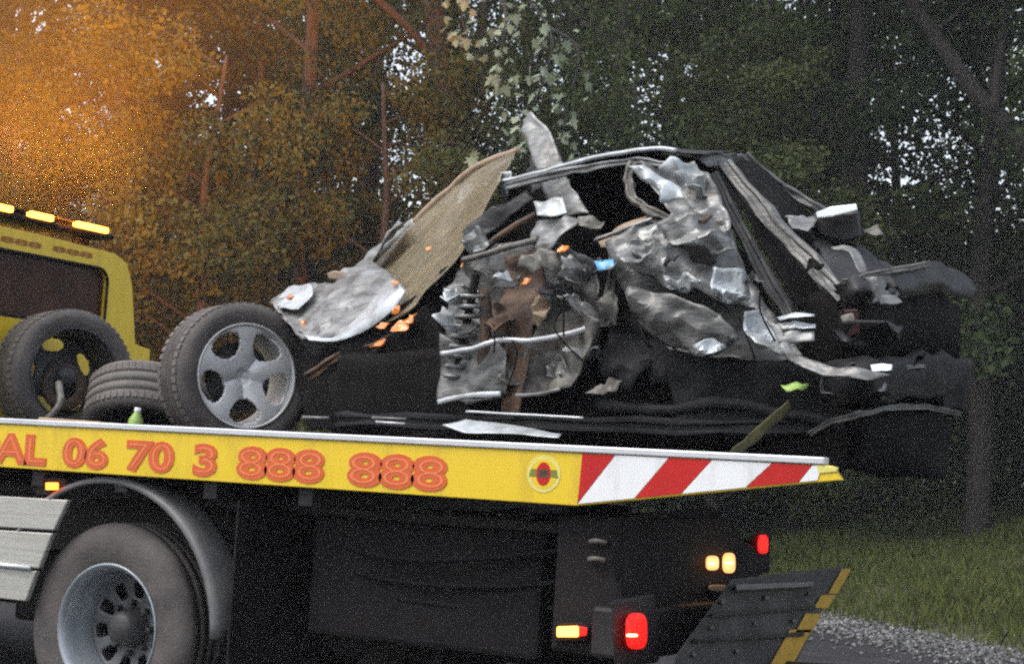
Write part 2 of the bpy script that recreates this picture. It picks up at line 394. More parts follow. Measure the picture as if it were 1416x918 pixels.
# grass on the verge
x, y = frustum_points(340000, 900, 1960, 8, 26); e = edge_dist(x, y)
pn = np.array([noise.noise(Vector((a*.9,b_*.9,0))) for a,b_ in zip(x[::1],y[::1])])
keep = (e > .25) & (rng.random(len(x)) < np.clip(.55+pn*.9,.12,1)*np.clip((e-.2)/.8,.12,1))
x, y, pn = x[keep], y[keep], pn[keep]; n = len(x)
h = rng.uniform(.05,.17,n)*(1+.6*pn); w = rng.uniform(.004,.011,n); a = rng.uniform(0,6.28,n); lean = rng.uniform(0,.7,n)*h; la = rng.uniform(0,6.28,n)
z = ground_z(x,y)
bx, by = np.cos(a)*w, np.sin(a)*w
v0 = np.stack([x-bx,y-by,z],-1); v1 = np.stack([x+bx,y+by,z],-1)
v2 = np.stack([x+bx*.7+np.cos(la)*lean*.4,y+by*.7+np.sin(la)*lean*.4,z+h*.6],-1); v3 = np.stack([x+np.cos(la)*lean,y+np.sin(la)*lean,z+h],-1)
gv = np.stack([v0,v1,v2,v3],1).reshape(-1,3); gf = np.arange(n*4).reshape(n,4)
gr = link('verge_grass', np_mesh('verge_grass', gv, gf), 'grass_blade'); tag(gr, 'short rough green grass on the bank beside the road', 'grass', kind='stuff')

# ------------------------------------------------------------------ forest
def leaf_cloud(centers, radii, n, size, droop=.5, seed=1):
    """leaf-sized folded faces clumped through a crown volume"""
    r = np.random.default_rng(seed)
    w = radii**2; k = r.choice(len(centers), n, p=w/w.sum())
    d = r.normal(size=(n,3)); d /= np.linalg.norm(d,axis=1)[:,None]
    rad = r.uniform(.25,1,n)**.55
    pos = centers[k]+d*rad[:,None]*radii[k][:,None]*np.array((1,1,.62))
    ax = r.normal(size=(n,3)); ax[:,2] -= droop*1.2; ax /= np.linalg.norm(ax,axis=1)[:,None]
    up = r.normal(size=(n,3)); side = np.cross(ax, up); side /= np.linalg.norm(side,axis=1)[:,None]
    nr = np.cross(side, ax); s = size*r.uniform(.6,1.35,n)[:,None]
    a = pos; c = pos+ax*s; m_ = pos+ax*s*.45+nr*s*.1
    l = m_+side*s*.30-nr*s*.16; rr = m_-side*s*.30-nr*s*.16
    v = np.stack([a,l,c,rr],1).reshape(-1,3)
    return v, np.arange(n*4).reshape(n,4)
def limb_tree(seed, height, r0, crown_lo, spread, nb=16, lean=(0,0)):
    """tapered trunk with limbs; returns bmesh and limb end points"""
    r = random.Random(seed); bm = bmesh.new(); ends = []
    path = []; x = y = 0
    for i in range(9):
        t = i/8; path.append(Vector((x+lean[0]*t*height, y+lean[1]*t*height, t*height-.15))); x += r.uniform(-.12,.12); y += r.uniform(-.12,.12)
    tube_bm(bm, smooth_path(path,3), r0, 9, r1=r0*.22)
    for i in range(nb):
        t = crown_lo+(1-crown_lo)*(i+.5)/nb; p = path[0].lerp(path[-1], 0)
        k = t*8; j = min(int(k),7); p = path[j].lerp(path[j+1], k-j)
        a = r.uniform(0,6.28); L = spread*(1.05-.65*abs(t-.55))*r.uniform(.7,1.2)
        q = p+Vector((math.cos(a)*L*.5, math.sin(a)*L*.5, L*.28)); e = p+Vector((math.cos(a+r.uniform(-.4,.4))*L, math.sin(a)*L, L*r.uniform(.1,.45)))
        tube_bm(bm, smooth_path([p,q,e],3), r0*.34*(1.1-t*.6), 5, r1=.008)
        ends += [q, e, p.lerp(e,.75)+Vector((r.uniform(-.4,.4),r.uniform(-.4,.4),r.uniform(-.3,.3)))]
        for _ in range(2):
            f = e+Vector((r.uniform(-.8,.8),r.uniform(-.8,.8),r.uniform(-.5,.4)))
            tube_bm(bm, [q.lerp(e,.6), f], .012, 4, r1=.004); ends.append(f)
    return bm, ends
TREES = []
def tree_kind(seed, height, r0, lo, spread, nleaf, size, leafm, barkm, rad=.75, lean=(0,0)):
    bm, ends = limb_tree(seed, height, r0, lo, spread, lean=lean)
    bmesh.ops.recalc_face_normals(bm, faces=bm.faces)
    tm = bpy.data.meshes.new('trunk'); bm.to_mesh(tm); bm.free(); tm.materials.append(MATS[barkm]); tm.polygons.foreach_set('use_smooth',[True]*len(tm.polygons))
    r = np.random.default_rng(seed)
    c = np.array([tuple(e) for e in ends]); rd = rad*r.uniform(.55,1.25,len(c))
    v, f = leaf_cloud(c, rd, nleaf, size, seed=seed)
    cm = np_mesh('crown', v, f); cm.materials.append(MATS[leafm])
    return tm, cm
KINDS = {
 'tall':  [tree_kind(11+i, 10.5, .17, .16, 2.5, 17000, (.075,.11)[i], 'leaf_dark', 'bark', .55) for i in range(2)],
 'broad': [tree_kind(21+i, 8.5, .14, .10, 2.3, 16000, (.07,.105)[i], 'leaf_mid', 'bark_pale', .52) for i in range(2)],
 'slim':  [tree_kind(31, 9.5, .09, .2, 1.6, 9000, .085, 'leaf_light', 'bark_pale', .7)],
 'bush':  [tree_kind(41+i, 2.6, .05, .12, 1.3, 9000, .075, 'leaf_dark', 'bark', .55) for i in range(2)],
}
def plant_tree(name, kind, v, px, depth, rot, sc, label, group, dz=0, scz=None):
    x, y = cam_at(px, depth); z = float(ground_z(x, y))+dz
    root = empty(name, (x,y,z), label, 'bush' if kind == 'bush' else 'tree', group)
    root.rotation_euler = (0,0,rot); root.scale = (sc,sc,scz or sc)
    tm, cm = KINDS[kind][v]
    t = bpy.data.objects.new('stem' if kind == 'bush' else 'trunk', tm); col.objects.link(t); t.parent = root
    c = bpy.data.objects.new('foliage' if kind == 'bush' else 'crown', cm); col.objects.link(c); c.parent = root
    return root
LAB = {'tall': ('evergreen_tree','tall dark green tree in the wood behind the tow truck','dark trees of the wood'),
       'broad': ('broadleaf_tree','olive green leafy tree with pale bark in the wood behind the truck','olive trees of the wood'),
       'slim': ('young_tree','slim young tree with light green leaves among darker trees','light green young trees of the wood'),
       'bush': ('undergrowth_bush','low dark bush under the trees at the top of the grass bank','bushes along the wood edge')}
rt = random.Random(5)
def grow(kind, px, depth, sc=1, scz=None):
    n_, l_, g_ = LAB[kind]
    plant_tree(n_, kind, rt.randrange(len(KINDS[kind])), px, depth, rt.uniform(0,6.28), sc*rt.uniform(.9,1.12), l_, g_, scz=scz)
GAPS = ((1205,1310),(1375,1440),(495,590))
def gap(px): return any(a-25 < px < b_+25 for a,b_ in GAPS)
for px in range(-160, 1640, 150):                  # nearest row
    if gap(px) and px > 1000: continue
    grow(rt.choice(('broad','tall')), px+rt.uniform(-45,45), 21.5-.0015*px+rt.uniform(-1,1))
for px in range(-200, 1700, 165):
    if gap(px): continue
    grow('tall', px+rt.uniform(-30,30), 25.5+rt.uniform(-1.3,1.3), 1.05)
for px in range(-200, 1700, 190):
    if gap(px): continue
    grow(rt.choice(('broad','tall')), px+rt.uniform(-30,30), 31+rt.uniform(-2,2), 1.15)
for px in range(-260, 1750, 290):
    if gap(px): continue
    grow('tall', px+rt.uniform(-30,30), 41+rt.uniform(-2,2), 1.3)
for px in (1235, 1330, 1090, 880, 480):
    grow('slim', px+rt.uniform(-20,20), 23+rt.uniform(-1,2))
for px, dd in ((-110,18.6),(20,18.2),(150,18.8),(275,18.3),(400,18.9),(505,18.4),(860,18.9),(985,19.2),(1090,19.4)):
    plant_tree('sapling', 'broad', rt.randrange(2), px+rt.uniform(-15,15), dd, rt.uniform(0,6.28), .62*rt.uniform(.9,1.1), 'bushy olive sapling in front of the taller trees of the wood', 'saplings at the front of the wood')
for px in range(-150, 1620, 75):
    grow('bush', px+rt.uniform(-25,25), 20.0+rt.uniform(-1.0,1.2)+(.9 if px > 1000 else 0), 1.0)
for px in range(-150, 1650, 95):
    grow('bush', px+rt.uniform(-25,25), 24+rt.uniform(-1.5,1.5), 1.45)

for px in range(1720, 2250, 120): grow(rt.choice(('broad','tall')), px+rt.uniform(-30,30), 20+rt.uniform(-1,1)); grow('tall', px+60, 25+rt.uniform(-1,1), 1.05); grow('bush', px-20, 17.6+rt.uniform(-.6,.6)); grow('bush', px+40, 18.2, 1.3)
# the maple with pale lobed leaves hanging over the wreck
def on(px, py, depth): return CAM + ray(px, py)*depth
mp = empty('maple_tree', (*cam_at(628, 19.3), float(ground_z(*cam_at(628,19.3)))), 'maple with thick straight trunk and hanging pale lobed leaves above the wreck', 'tree')
tube('trunk', [Vector(mp.location)-Vector((0,0,.2)), on(632,300,19.3), on(622,170,19.3), on(610,80,19.3), on(596,-40,19.3), on(590,-260,19.3)], .155, 'bark', mp, r1=.10)
tube('limb', [on(612,112,19.3), on(575,50,19.2), on(500,-20,19.0), on(420,-90,18.8)], .06, 'bark', mp, r1=.03)
brs = [[on(612,-40,19.3), on(690,-30,18.4), on(760,40,17.8), on(752,110,17.6), on(715,190,17.5), on(668,228,17.5)],
       [on(690,-30,18.4), on(700,30,17.8), on(690,90,17.7), on(705,140,17.6)],
       [on(760,40,17.8), on(800,70,17.7), on(785,150,17.6), on(770,215,17.6)],
       [on(690,-30,18.4), on(640,10,18.2), on(650,60,18.0)]]
LOB = [(0,0),(.10,.16),(.42,.10),(.26,.30),(.52,.52),(.20,.50),(.22,.70),(0,1.0),(-.22,.70),(-.20,.50),(-.52,.52),(-.26,.30),(-.42,.10),(-.10,.16)]
lm = bpy.data.meshes.new('leaf'); lm.from_pydata([(a,b_,.10*abs(a)-.12*b_*b_) for a,b_ in LOB]+[(0,.38,-.02)], [], [(i,(i+1)%14,14) for i in range(14)]); lm.materials.append(MATS['leaf_silver'])
lr = random.Random(3)
for bi, br in enumerate(brs):
    bo = tube('branch', br, .022, 'bark_pale', mp, r1=.006)
    path = smooth_path(br, 8)
    for i in range(62 if bi == 0 else 30):
        p = path[lr.randrange(len(path)//4, len(path))]+Vector((lr.uniform(-.16,.16), lr.uniform(-.2,.1), lr.uniform(-.2,.1)))
        l = bpy.data.objects.new('leaf', lm); col.objects.link(l); l.parent = bo
        s = lr.uniform(.08,.17); l.scale = (s,s,s)
        l.location = p-Vector(mp.location); l.rotation_euler = (lr.uniform(-2.6,-1.0), lr.uniform(-.7,.7), lr.uniform(-1.2,1.2))
# leaning dark limb tree at the right
lt = empty('leaning_tree', (*cam_at(1640, 17.5), float(ground_z(*cam_at(1640,17.5)))), 'dark bare tree trunk leaning steeply across the light gap in the wood', 'tree')
tube('trunk', [Vector(lt.location)-Vector((0,0,.2)), on(1560,470,17.5), on(1416,205,17.6), on(1350,130,17.7), on(1290,45,17.8), on(1240,-30,17.9), on(1170,-150,18)], .115, 'bark', lt, r1=.06)
tube('limb', [on(1375,155,17.6), on(1385,60,17.6), on(1400,-40,17.6)], .06, 'bark', lt, r1=.04)
tube('limb', [on(1290,45,17.8), on(1330,10,17.6), on(1350,-60,17.5)], .03, 'bark', lt, r1=.02)
v, f = leaf_cloud(np.array([tuple(on(a,b_,17.6)) for a,b_ in ((1380,-60),(1300,-90),(1420,20),(1460,120),(1200,-100))])-np.array(lt.location), np.array((.6,.7,.5,.5,.6)), 3000, .1, seed=77)
c = bpy.data.objects.new('crown', np_mesh('crown', v, f)); c.data.materials.append(MATS['leaf_dark']); col.objects.link(c); c.parent = lt
# twin dark trunks
for (px, d, r) in ((1178, 20.2, .19), (1140, 21.5, .10)):
    x, y = cam_at(px, d); tt = empty('dark_trunk_tree', (x,y,float(ground_z(x,y))), 'thick dark upright trunk behind the tail of the wreck' if r > .15 else 'thin dark trunk close beside the thick one behind the wreck', 'tree')
    tube('trunk', [Vector((x,y,tt.location.z-.2)), on(px,350,d), on(px+8,150,d), on(px+16,0,d), on(px+26,-250,d)], r, 'bark', tt, r1=r*.6)
    v, f = leaf_cloud(np.array([tuple(on(px+a,-b_,d+.3)) for a,b_ in ((0,60),(60,110),(-70,90),(30,190))])-np.array(tt.location), np.array((.9,.9,.9,1.1)), 5000, .1, seed=px)
    c = bpy.data.objects.new('crown', np_mesh('crown', v, f)); c.data.materials.append(MATS['leaf_dark']); col.objects.link(c); c.parent = tt
#TRUCK
# ------------------------------------------------------------------ tow truck
truck = empty('tow_truck', (-4.4, 1.05, 0), 'yellow flatbed recovery truck with red and white tail stripes carrying a wreck', 'tow truck')
YB = .0                                              # near side plane of the bed
def XB(px, py): return P(px, py, YB).x
x_l, x_k, x_e = -7.2, XB(797,698), XB(1141,640)
zb = .964
# bed
x_f = P(960,660,2.06).x
bed = hull('bed_frame', [Vector(q) for q in ((-6.25,.035,1.085),(-6.25,.035,.985),(x_k,.035,.985),(x_e-.02,.035,1.085),(-6.25,2.065,1.085),(-6.25,2.065,.985),(x_f-.8,2.065,.985),(x_f,2.065,1.085))], 'black_steel', truck, bevel=.004)
for xx in np.arange(-6.1, -3.2, .42):
    box('cross_member', (xx, .04, .90), (xx+.06, 2.06, .984), 'black_steel', bed, .003)
def side_board(y0, y1):
    x_k = min(XB(797,698), x_e-.75)
    b_ = prism('side_board', [(x_l,1.128),(x_l,zb),(x_k,zb),(x_e+.05,1.088),(x_e+.02,1.128)], y0, y1, 'yellow_paint', truck, .003)
    prism('top_rail', [(x_l,1.151),(x_l,1.129),(x_e,1.129),(x_e,1.151)], y0-.008, y1+.004, 'aluminium', b_, .004)
    return b_
sb = side_board(YB, YB+.03)
x_e0 = x_e; x_e = P(850,660,2.1).x; side_board(2.07, 2.10); x_e = x_e0
fr_side = lambda a, b_, h: Vector((a, YB-.0015-h, b_))
for s_, (pa, ya), (pb, yb), z0, z1 in (
    ('PAL', (-34,646), (64,642), .978, 1.095), ('06', (85,648), (149,650), .978, 1.095), ('70', (173,652), (240,655), .978, 1.095),
    ('3', (266,657), (299,660), .978, 1.095), ('888', (326,665), (448,668), .978, 1.095), ('888', (479,675), (618,680), .978, 1.095)):
    t = text_mesh('lettering', s_, 'orange_print', sb, fr_side, XB(pa,ya), XB(pb,yb), z0, z1, off=.06)
    xa, xb = XB(pa,ya), XB(pb,yb)
    text_mesh('lettering_line', s_, 'orange_line', sb, fr_side, xa+.014, xb-.014, z0+.014, z1-.014, off=-.028, ext=.0008, depth=.0018)
# striped tail of the board
zt = 1.1275
def low(X): return zb if X < x_k else zb+(1.088-zb)*(X-x_k)/(x_e+.05-x_k)
def stripe(m, a, b_, c, d):
    """a,b: left and right on the upper edge; c,d: left and right on the lower edge (photo columns)"""
    pa, pb = XB(a,626), XB(b_,628); pc, pd = XB(c,690), XB(d,675)
    poly = [(pa,zt-.001),(pc,low(pc)+.006),(pd,low(pd)+.006),(pb,zt-.001)]
    if abs(pc-pd) < 1e-6: poly.pop(2)
    prism('stripe', poly, YB-.0032, YB-.0006, m, sb, 0)
stripe('red_paint', 806, 851, 799.5, 799.5); stripe('white_paint', 852, 925, 800, 878); stripe('red_paint', 926, 985, 879, 942)
stripe('white_paint', 986, 1068, 943, 1031); stripe('red_paint', 1069, 1124, 1032, 1104); stripe('white_paint', 1125, 1138, 1105, 1130)
o = phull('tip_lamp', [(1128,642),(1160,646),(1158,652),(1130,655)], -.004, .04, 'pale_print', truck, bevel=.004)
# round badge
cx_, cz_ = XB(752,655), P(752,655,0).z
def disc(name, rx, rz, m, h0, h1, parent, sx=0):
    bm = bmesh.new(); n = 28; A = [bm.verts.new((cx_+math.cos(2*math.pi*i/n)*rx, YB-h0, cz_+math.sin(2*math.pi*i/n)*rz)) for i in range(n)]
    f = bm.faces.new(A); r = bmesh.ops.extrude_face_region(bm, geom=[f]); bmesh.ops.translate(bm, verts=[v for v in r['geom'] if isinstance(v, bmesh.types.BMVert)], vec=(0,-(h1-h0),0))
    return bm_obj(name, bm, m, parent)
disc('badge_disc', .060, .058, 'pale_print', .0005, .0015, sb); disc('badge_ring', .047, .047, 'yellow_paint', .0016, .0022, sb)
disc('badge_emblem', .026, .037, 'red_paint', .0023, .0031, sb)
prism('badge_band', [(cx_-.052,cz_-.010),(cx_+.052,cz_-.010),(cx_+.046,cz_+.014),(cx_-.046,cz_+.014)], YB-.0029, YB-.0024, 'olive_print', sb, 0)
prism('badge_band', [(cx_-.018,cz_-.012),(cx_+.018,cz_-.012),(cx_+.018,cz_+.014),(cx_-.018,cz_+.014)], YB-.0039, YB-.0033, 'rust', sb, 0)

# chassis
for y in (.68, 1.36): box('chassis_rail', (-9.2,y,.62), (-2.42,y+.07,.86), 'black_steel', truck)
for xx in (-8.2,-6.6,-5.6,-3.6,-2.9): box('chassis_crossmember', (xx,.75,.66), (xx+.09,1.36,.82), 'black_steel', truck)
box('side_locker', (-3.70,.30,.44), (-2.75,.64,.86), 'black_dull', truck, .02)
box('side_locker', (-3.82,1.5,.42), (-3.3,1.98,.90), 'black_steel', truck, .015)
box('added_dark_screen', (-9.0,1.985,.22), (-5.05,2.0,.95), 'black_dull', truck, .004)  # both far sheets added dark, standing in for shade under the truck
box('added_dark_screen', (-3.85,1.985,.22), (-3.25,2.0,.95), 'black_dull', truck, .004)
box('mud_flap', (-3.86,.06,.10), (-3.85,.60,.90), 'black_dull', truck, .002)
box('mud_flap', (-3.86,1.5,.10), (-3.85,2.04,.90), 'black_dull', truck, .002)
box('mud_flap', (-5.06,1.5,.16), (-5.05,1.984,.90), 'black_dull', truck, .002)
box('spare_carrier', (-5.6,.75,.30), (-5.1,1.36,.60), 'black_dull', truck, .02)
box('fuel_tank', (-6.1,1.5,.42), (-5.15,1.98,.85), 'black_steel', truck, .03)
box('bed_support', (-5.4,.35,.86), (-2.55,.42,.90), 'black_steel', truck)
prism('rear_body', [(.10,.50),(.10,.93),(.85,.95),(1.12,.86),(1.26,.84),(1.28,.50)], -2.6, -2.36, 'black_dull', truck, .015, axis='X')
box('tail_beam', (-2.44,.06,.50), (-2.30,1.52,.66), 'black_steel', truck, .015)
hull('slope_plate', [PX(a,b_,x_) for a,b_ in ((840,716),(985,700),(1022,736),(1000,800),(850,800)) for x_ in (-2.44,-2.37)], 'black_dull', truck, bevel=.006)
for i, (ya, zz) in enumerate(((.22,.80),(.26,.70),(.30,.62))):
    tube('hydraulic_hose', [Vector((-3.75,ya+.12,zz)), Vector((-3.3,ya,zz-.06+.02*i)), Vector((-2.85,ya+.03,zz-.02)), Vector((-2.5,ya+.08,zz+.05))], .010, 'black_dull', truck)
tube('lift_cylinder', [Vector((-3.9,.5,.72)), Vector((-2.9,.45,.90))], .045, 'black_steel', truck, n=12)
for zz in (.80,.855): tube('hook_ring', [Vector((-2.47,.085,zz)), Vector((-2.44,.07,zz+.004)), Vector((-2.41,.085,zz))], .008, 'dusty_metal', truck)
def lamp(px, py, w, h, X, m, name, depth=.02, parent=truck):
    pw = .62                                          # rounded-rectangle lens with a domed face
    pts = []
    for i in range(20):
        t = 2*math.pi*i/20; cx2, sy2 = math.cos(t), math.sin(t)
        ex, ey = math.copysign(abs(cx2)**pw, cx2), math.copysign(abs(sy2)**pw, sy2)
        pts += [PX(px+ex*w/2, py+ey*h/2, X-.012), PX(px+ex*w/2, py+ey*h/2, X+depth*.55), PX(px+ex*w/2*.72, py+ey*h/2*.72, X+depth)]
    return hull(name, pts, m, parent, bevel=0)
# rear panel with yellow tape
XR = -2.16
pan = hull('tail_panel', [PX(a,b_,x_) for a,b_ in ((935,905),(1012,800),(1168,782),(1096,925),(1085,940),(925,940)) for x_ in (XR-.03,XR)], 'worn_steel', truck, bevel=.006)
for a, b_, w_, h_ in ((1098,894,19,24),(1121,861,14,13),(1143,831,12,9),(1163,803,8,17)):
    hull('yellow_tape', [PX(a+sx*w_+ (-sy*h_*.55), b_+sy*h_, XR+t_) for sx in (-1,.6) for sy in (-1,1) for t_ in (.002,.006)], 'yellow_tape', pan, bevel=0)
for a_, b_, c_, d_ in ((985,850,1128,838),(960,885,1112,876)):
    hull('panel_rib', [PX(x0,y0+dy,XR+t_) for x0,y0 in ((a_,b_),(c_,d_)) for dy in (-3,3) for t_ in (.001,.016)], 'black_steel', pan, bevel=.002)
for a_, b_ in ((1000,832),(1060,826),(1120,820),(985,868),(1045,862),(1098,858),(960,905),(1020,900)):
    lamp(a_, b_, 6, 6, XR+.004, 'dusty_metal', 'bolt', .008, pan)
hull('tail_shelf', [PX(a,b_,x_) for a,b_ in ((1018,808),(1125,804),(1125,811),(1018,816)) for x_ in (XR-.05,XR+.04)], 'dusty_plastic', truck, bevel=.003)
tube('tow_arm', [Vector((-2.5,1.03,.42)), Vector((-2.2,1.03,.40)), Vector((-1.95,1.03,.41))], .06, 'black_steel', truck)
hull('lamp_post', [PX(a,b_,x_) for a,b_ in ((1040,738),(1062,723),(1066,730),(1064,792),(1030,795)) for x_ in (-2.42,-2.38)], 'black_dull', truck, bevel=.004)
lamp(1055,752,15,26,-2.365,'red_glow','tail_lamp')
lamp(880,872,30,50,-2.275,'red_glow','tail_lamp')
hull('lamp_bracket', [PX(a,b_,x_) for a,b_ in ((845,830),(905,820),(912,915),(850,925)) for x_ in (-2.33,-2.29)], 'black_steel', truck, bevel=.012)
lamp(985,778,18,20,-2.35,'warm_glow','work_lamp'); lamp(1008,778,18,28,-2.35,'warm_glow','work_lamp')
lamp(992,813,26,10,-2.35,'tan_trim','lamp_reflection'); lamp(1006,823,20,8,-2.35,'amber_glint','lamp_reflection')  # added patches painting the work lamps' reflections below them
lamp(1008,778,13,3,-2.325,'amber_core','lamp_core'); lamp(985,779,11,2.5,-2.325,'amber_core','lamp_core'); lamp(874,878,16,4,-2.25,'amber_core','lamp_core')
ml = phull('marker_lamp', [(770,866),(800,865),(800,880),(770,880)], .045, .068, 'amber_side', truck, bevel=.004)
phull('marker_lens', [(798,865),(812,867),(811,878),(798,880)], .05, .068, 'red_glow', ml, bevel=.003)
phull('marker_housing', [(764,860),(814,860),(814,885),(764,885)], .0685, .09, 'black_dull', truck, bevel=.004)
phull('marker_lamp', [(63,667),(81,667),(81,677),(63,677)], .02, .045, 'amber_small', truck, bevel=.003)
phull('marker_housing', [(50,661),(92,661),(92,684),(50,684)], .046, .07, 'black_dull', truck, bevel=.003)
# aluminium side planks ahead of the wheel arch
for a in (((-90,680),(94,691),(74,733),(-90,724)), ((-90,727),(72,737),(53,786),(-90,772)), ((-90,776),(50,789),(35,831),(-90,818))):
    prism('side_plank', [(P(px,py,.03).x, P(px,py,.03).z) for px,py in a], .03, .055, 'plank_aluminium', truck, .005)
tube('plank_rail', [P(-90,772,.022), P(42,785,.022)], .010, 'aluminium', truck, n=6)
# wheels
WX, WZ = -4.45, .395
TYRE_T = [(.235,.0),(.255,-.006),(.30,-.012),(.345,-.010),(.372,.004),(.386,.022),(.390,.03),(.391,.06),(.384,.062),(.384,.070),(.391,.072),(.392,.105),(.385,.107),(.385,.115),(.392,.117),(.391,.15),(.384,.152),(.384,.16),(.391,.162),(.390,.19),(.372,.214),(.30,.226),(.235,.22)]
def truck_wheel(y, side):
    M = Matrix.Translation((WX, y, WZ)) @ Matrix.Rotation(R_(90 if side < 0 else -90), 4, 'X')   # local Z points outward
    w = lathe('wheel', [(r,-h) for r,h in TYRE_T], 'rubber', truck, M, 72)
    lathe('rim', [(.2345,-.004),(.243,.004),(.236,.008),(.226,-.004),(.217,-.02),(.212,-.05),(.200,-.085),(.188,-.12),(.188,-.20),(.2345,-.216)], 'rim_steel', w, M, 64)
    polar_plate('rim_disc', .075, .190, 6, 60, lambda r,a: -.118-.03*math.cos((r-.075)/.115*1.3), lambda r,a: .118 < r < .165 and (a/(2*math.pi)*10)%1 < .5, 'rim_inner', w, M, .008, 1)
    lathe('hub', [(.0,-.055),(.045,-.056),(.06,-.07),(.066,-.10),(.078,-.145)], 'rim_dark', w, M, 24)
    for i in range(8):
        a = 2*math.pi*i/8
        lathe('wheel_nut', [(0,-.10),(.012,-.102),(.014,-.15)], 'rim_dark', w, M @ Matrix.Translation((.094*math.cos(a), .094*math.sin(a), -.012)), 6, smooth=False)
    return w
truck_wheel(.09, -1); truck_wheel(2.01, 1)
for y in (.335, 1.545):
    M = Matrix.Translation((WX,y,WZ)) @ Matrix.Rotation(R_(90),4,'X')
    w = lathe('wheel', [(r,-h) for r,h in TYRE_T], 'rubber', truck, M, 48)
    polar_plate('rim_disc', .04, .236, 3, 30, lambda r,a: -.10, None, 'rim_dark', w, M, .01, 0)
tube('axle', [Vector((WX,.3,WZ)), Vector((WX,1.8,WZ))], .06, 'black_steel', truck)
for y0, y1 in ((.035,.22),(1.88,2.06)):
    bm = bmesh.new(); prev = None; N = 30
    for i in range(N+1):
        a = R_(168-166*i/N); row = []
        for rr, y in ((.535,y0),(.553,y0+.004),(.556,y0+.03),(.556,y1-.03),(.553,y1-.004),(.535,y1)):
            row.append(bm.verts.new((WX+math.cos(a)*rr, y, WZ+math.sin(a)*rr)))
        if prev:
            for k in range(5): bm.faces.new((prev[k],prev[k+1],row[k+1],row[k]))
        prev = row
    bm_obj('mudguard', bm, 'dusty_plastic', truck, smooth=True, solid=.01)
    box('guard_stay', (WX+.552,y0+.02,.36), (WX+.562,y1-.02,.42), 'black_dull', truck, .002)
# front wheels, far ahead of the frame
for y, s_ in ((.09,-1),(2.01,1)):
    M = Matrix.Translation((-7.9, y, WZ)) @ Matrix.Rotation(R_(90 if s_ < 0 else -90), 4, 'X')
    w = lathe('wheel', [(r,-h) for r,h in TYRE_T], 'rubber', truck, M, 48)
    polar_plate('rim_disc', .0, .236, 5, 30, lambda r,a: -.02-.1*r, None, 'rim_steel', w, M, .01, 0)
# cab
XC = -6.36
yR = PX(191,400,XC).y; yS = PX(207,490,XC).y; zS = PX(205,478,XC).z; zR = PX(90,331,XC).z-.01
yL = 2.1-yR; cw = (yR+yL)/2
prof = [(yL-(yS-yR),.55),(yL-(yS-yR),zS-.02),(yL-.01,zS),(yL+.05,zR-.16),(yL+.10,zR-.05),(yL+.20,zR-.01),(cw-.4,zR+.008),(cw,zR+.012),(cw+.4,zR+.008),(yR-.20,zR-.01),(yR-.10,zR-.05),(yR-.05,zR-.16),(yR+.01,zS),(yS,zS-.02),(yS,.55)]
winR = PX(147,410,XC).y; zWt = PX(140,371,XC).z; zWb = PX(60,443,XC).z
wl = 2*cw-winR; r_ = .07
win = []
for cxx, czz, a0 in ((wl+r_,zWb+r_,180),(wl+r_,zWt-r_,90),(winR-r_,zWt-r_,0),(winR-r_,zWb+r_,-90)):
    seg = [(cxx+r_*math.cos(R_(a0+d)), czz+r_*math.sin(R_(a0+d))) for d in (90,67,45,22,0)]
    win += seg
bm = bmesh.new()
def ringv(poly, X): return [bm.verts.new((X,a,b_)) for a,b_ in poly]
O0 = ringv(prof, XC)
I0 = ringv(win, XC); I1 = ringv(win, XC-.035)
eds = [bm.edges.new((O0[i],O0[(i+1)%len(O0)])) for i in range(len(O0))]+[bm.edges.new((I0[i],I0[(i+1)%len(I0)])) for i in range(len(I0))]
bmesh.ops.triangle_fill(bm, use_beauty=True, use_dissolve=False, edges=eds)
for i in range(len(I0)): bm.faces.new((I0[i],I0[(i+1)%len(I0)],I1[(i+1)%len(I1)],I1[i]))
O1 = ringv([(cw+(a-cw)*1.0, b_) for a,b_ in prof], XC-1.1)
O2 = ringv([(cw+(a-cw)*.98, b_ if b_ < zS+.05 else zS+(b_-zS)*.25) for a,b_ in prof], XC-1.95)
for A,B in ((O0,O1),(O1,O2)):
    for i in range(len(A)): bm.faces.new((A[i],A[(i+1)%len(A)],B[(i+1)%len(B)],B[i]))
bm.faces.new(O2)
cab = bm_obj('cab', bm, 'yellow_paint', truck)
bm = bmesh.new(); bm.faces.new([bm.verts.new((XC-.03,a,b_)) for a,b_ in win]); bm_obj('rear_window', bm, 'cab_glass', cab, solid=.004)
bm = bmesh.new()
for w0 in (win,):
    pth = [Vector((XC+.001,a,b_)) for a,b_ in w0]; tube_bm(bm, pth+[pth[0]], .008, 6)
bm_obj('window_seal', bm, 'black_dull', cab, smooth=True)
for yy in (yL+.35, cw+.02, yR-.55):
    box('cab_seat', (XC-.42,yy,.9), (XC-.30,yy+.42,zWb+.22), 'seat_cloth', cab, .04)
fr_cab = lambda a, b_, h: Vector((XC+.001+h, a, b_))
for s_, pa, pb, yt, yb2 in (('888',1,57,324,345),('888',73,128,338,358)):
    A = PX(pa,yt,XC); B = PX(pb,yb2,XC)
    text_mesh('lettering', s_, 'cab_print', cab, fr_cab, A.y, B.y, B.z, A.z-.004, off=.03)
    text_mesh('lettering', s_, 'cab_print', cab, fr_cab, A.y-.74, B.y-.74, B.z, A.z-.004, off=.03)
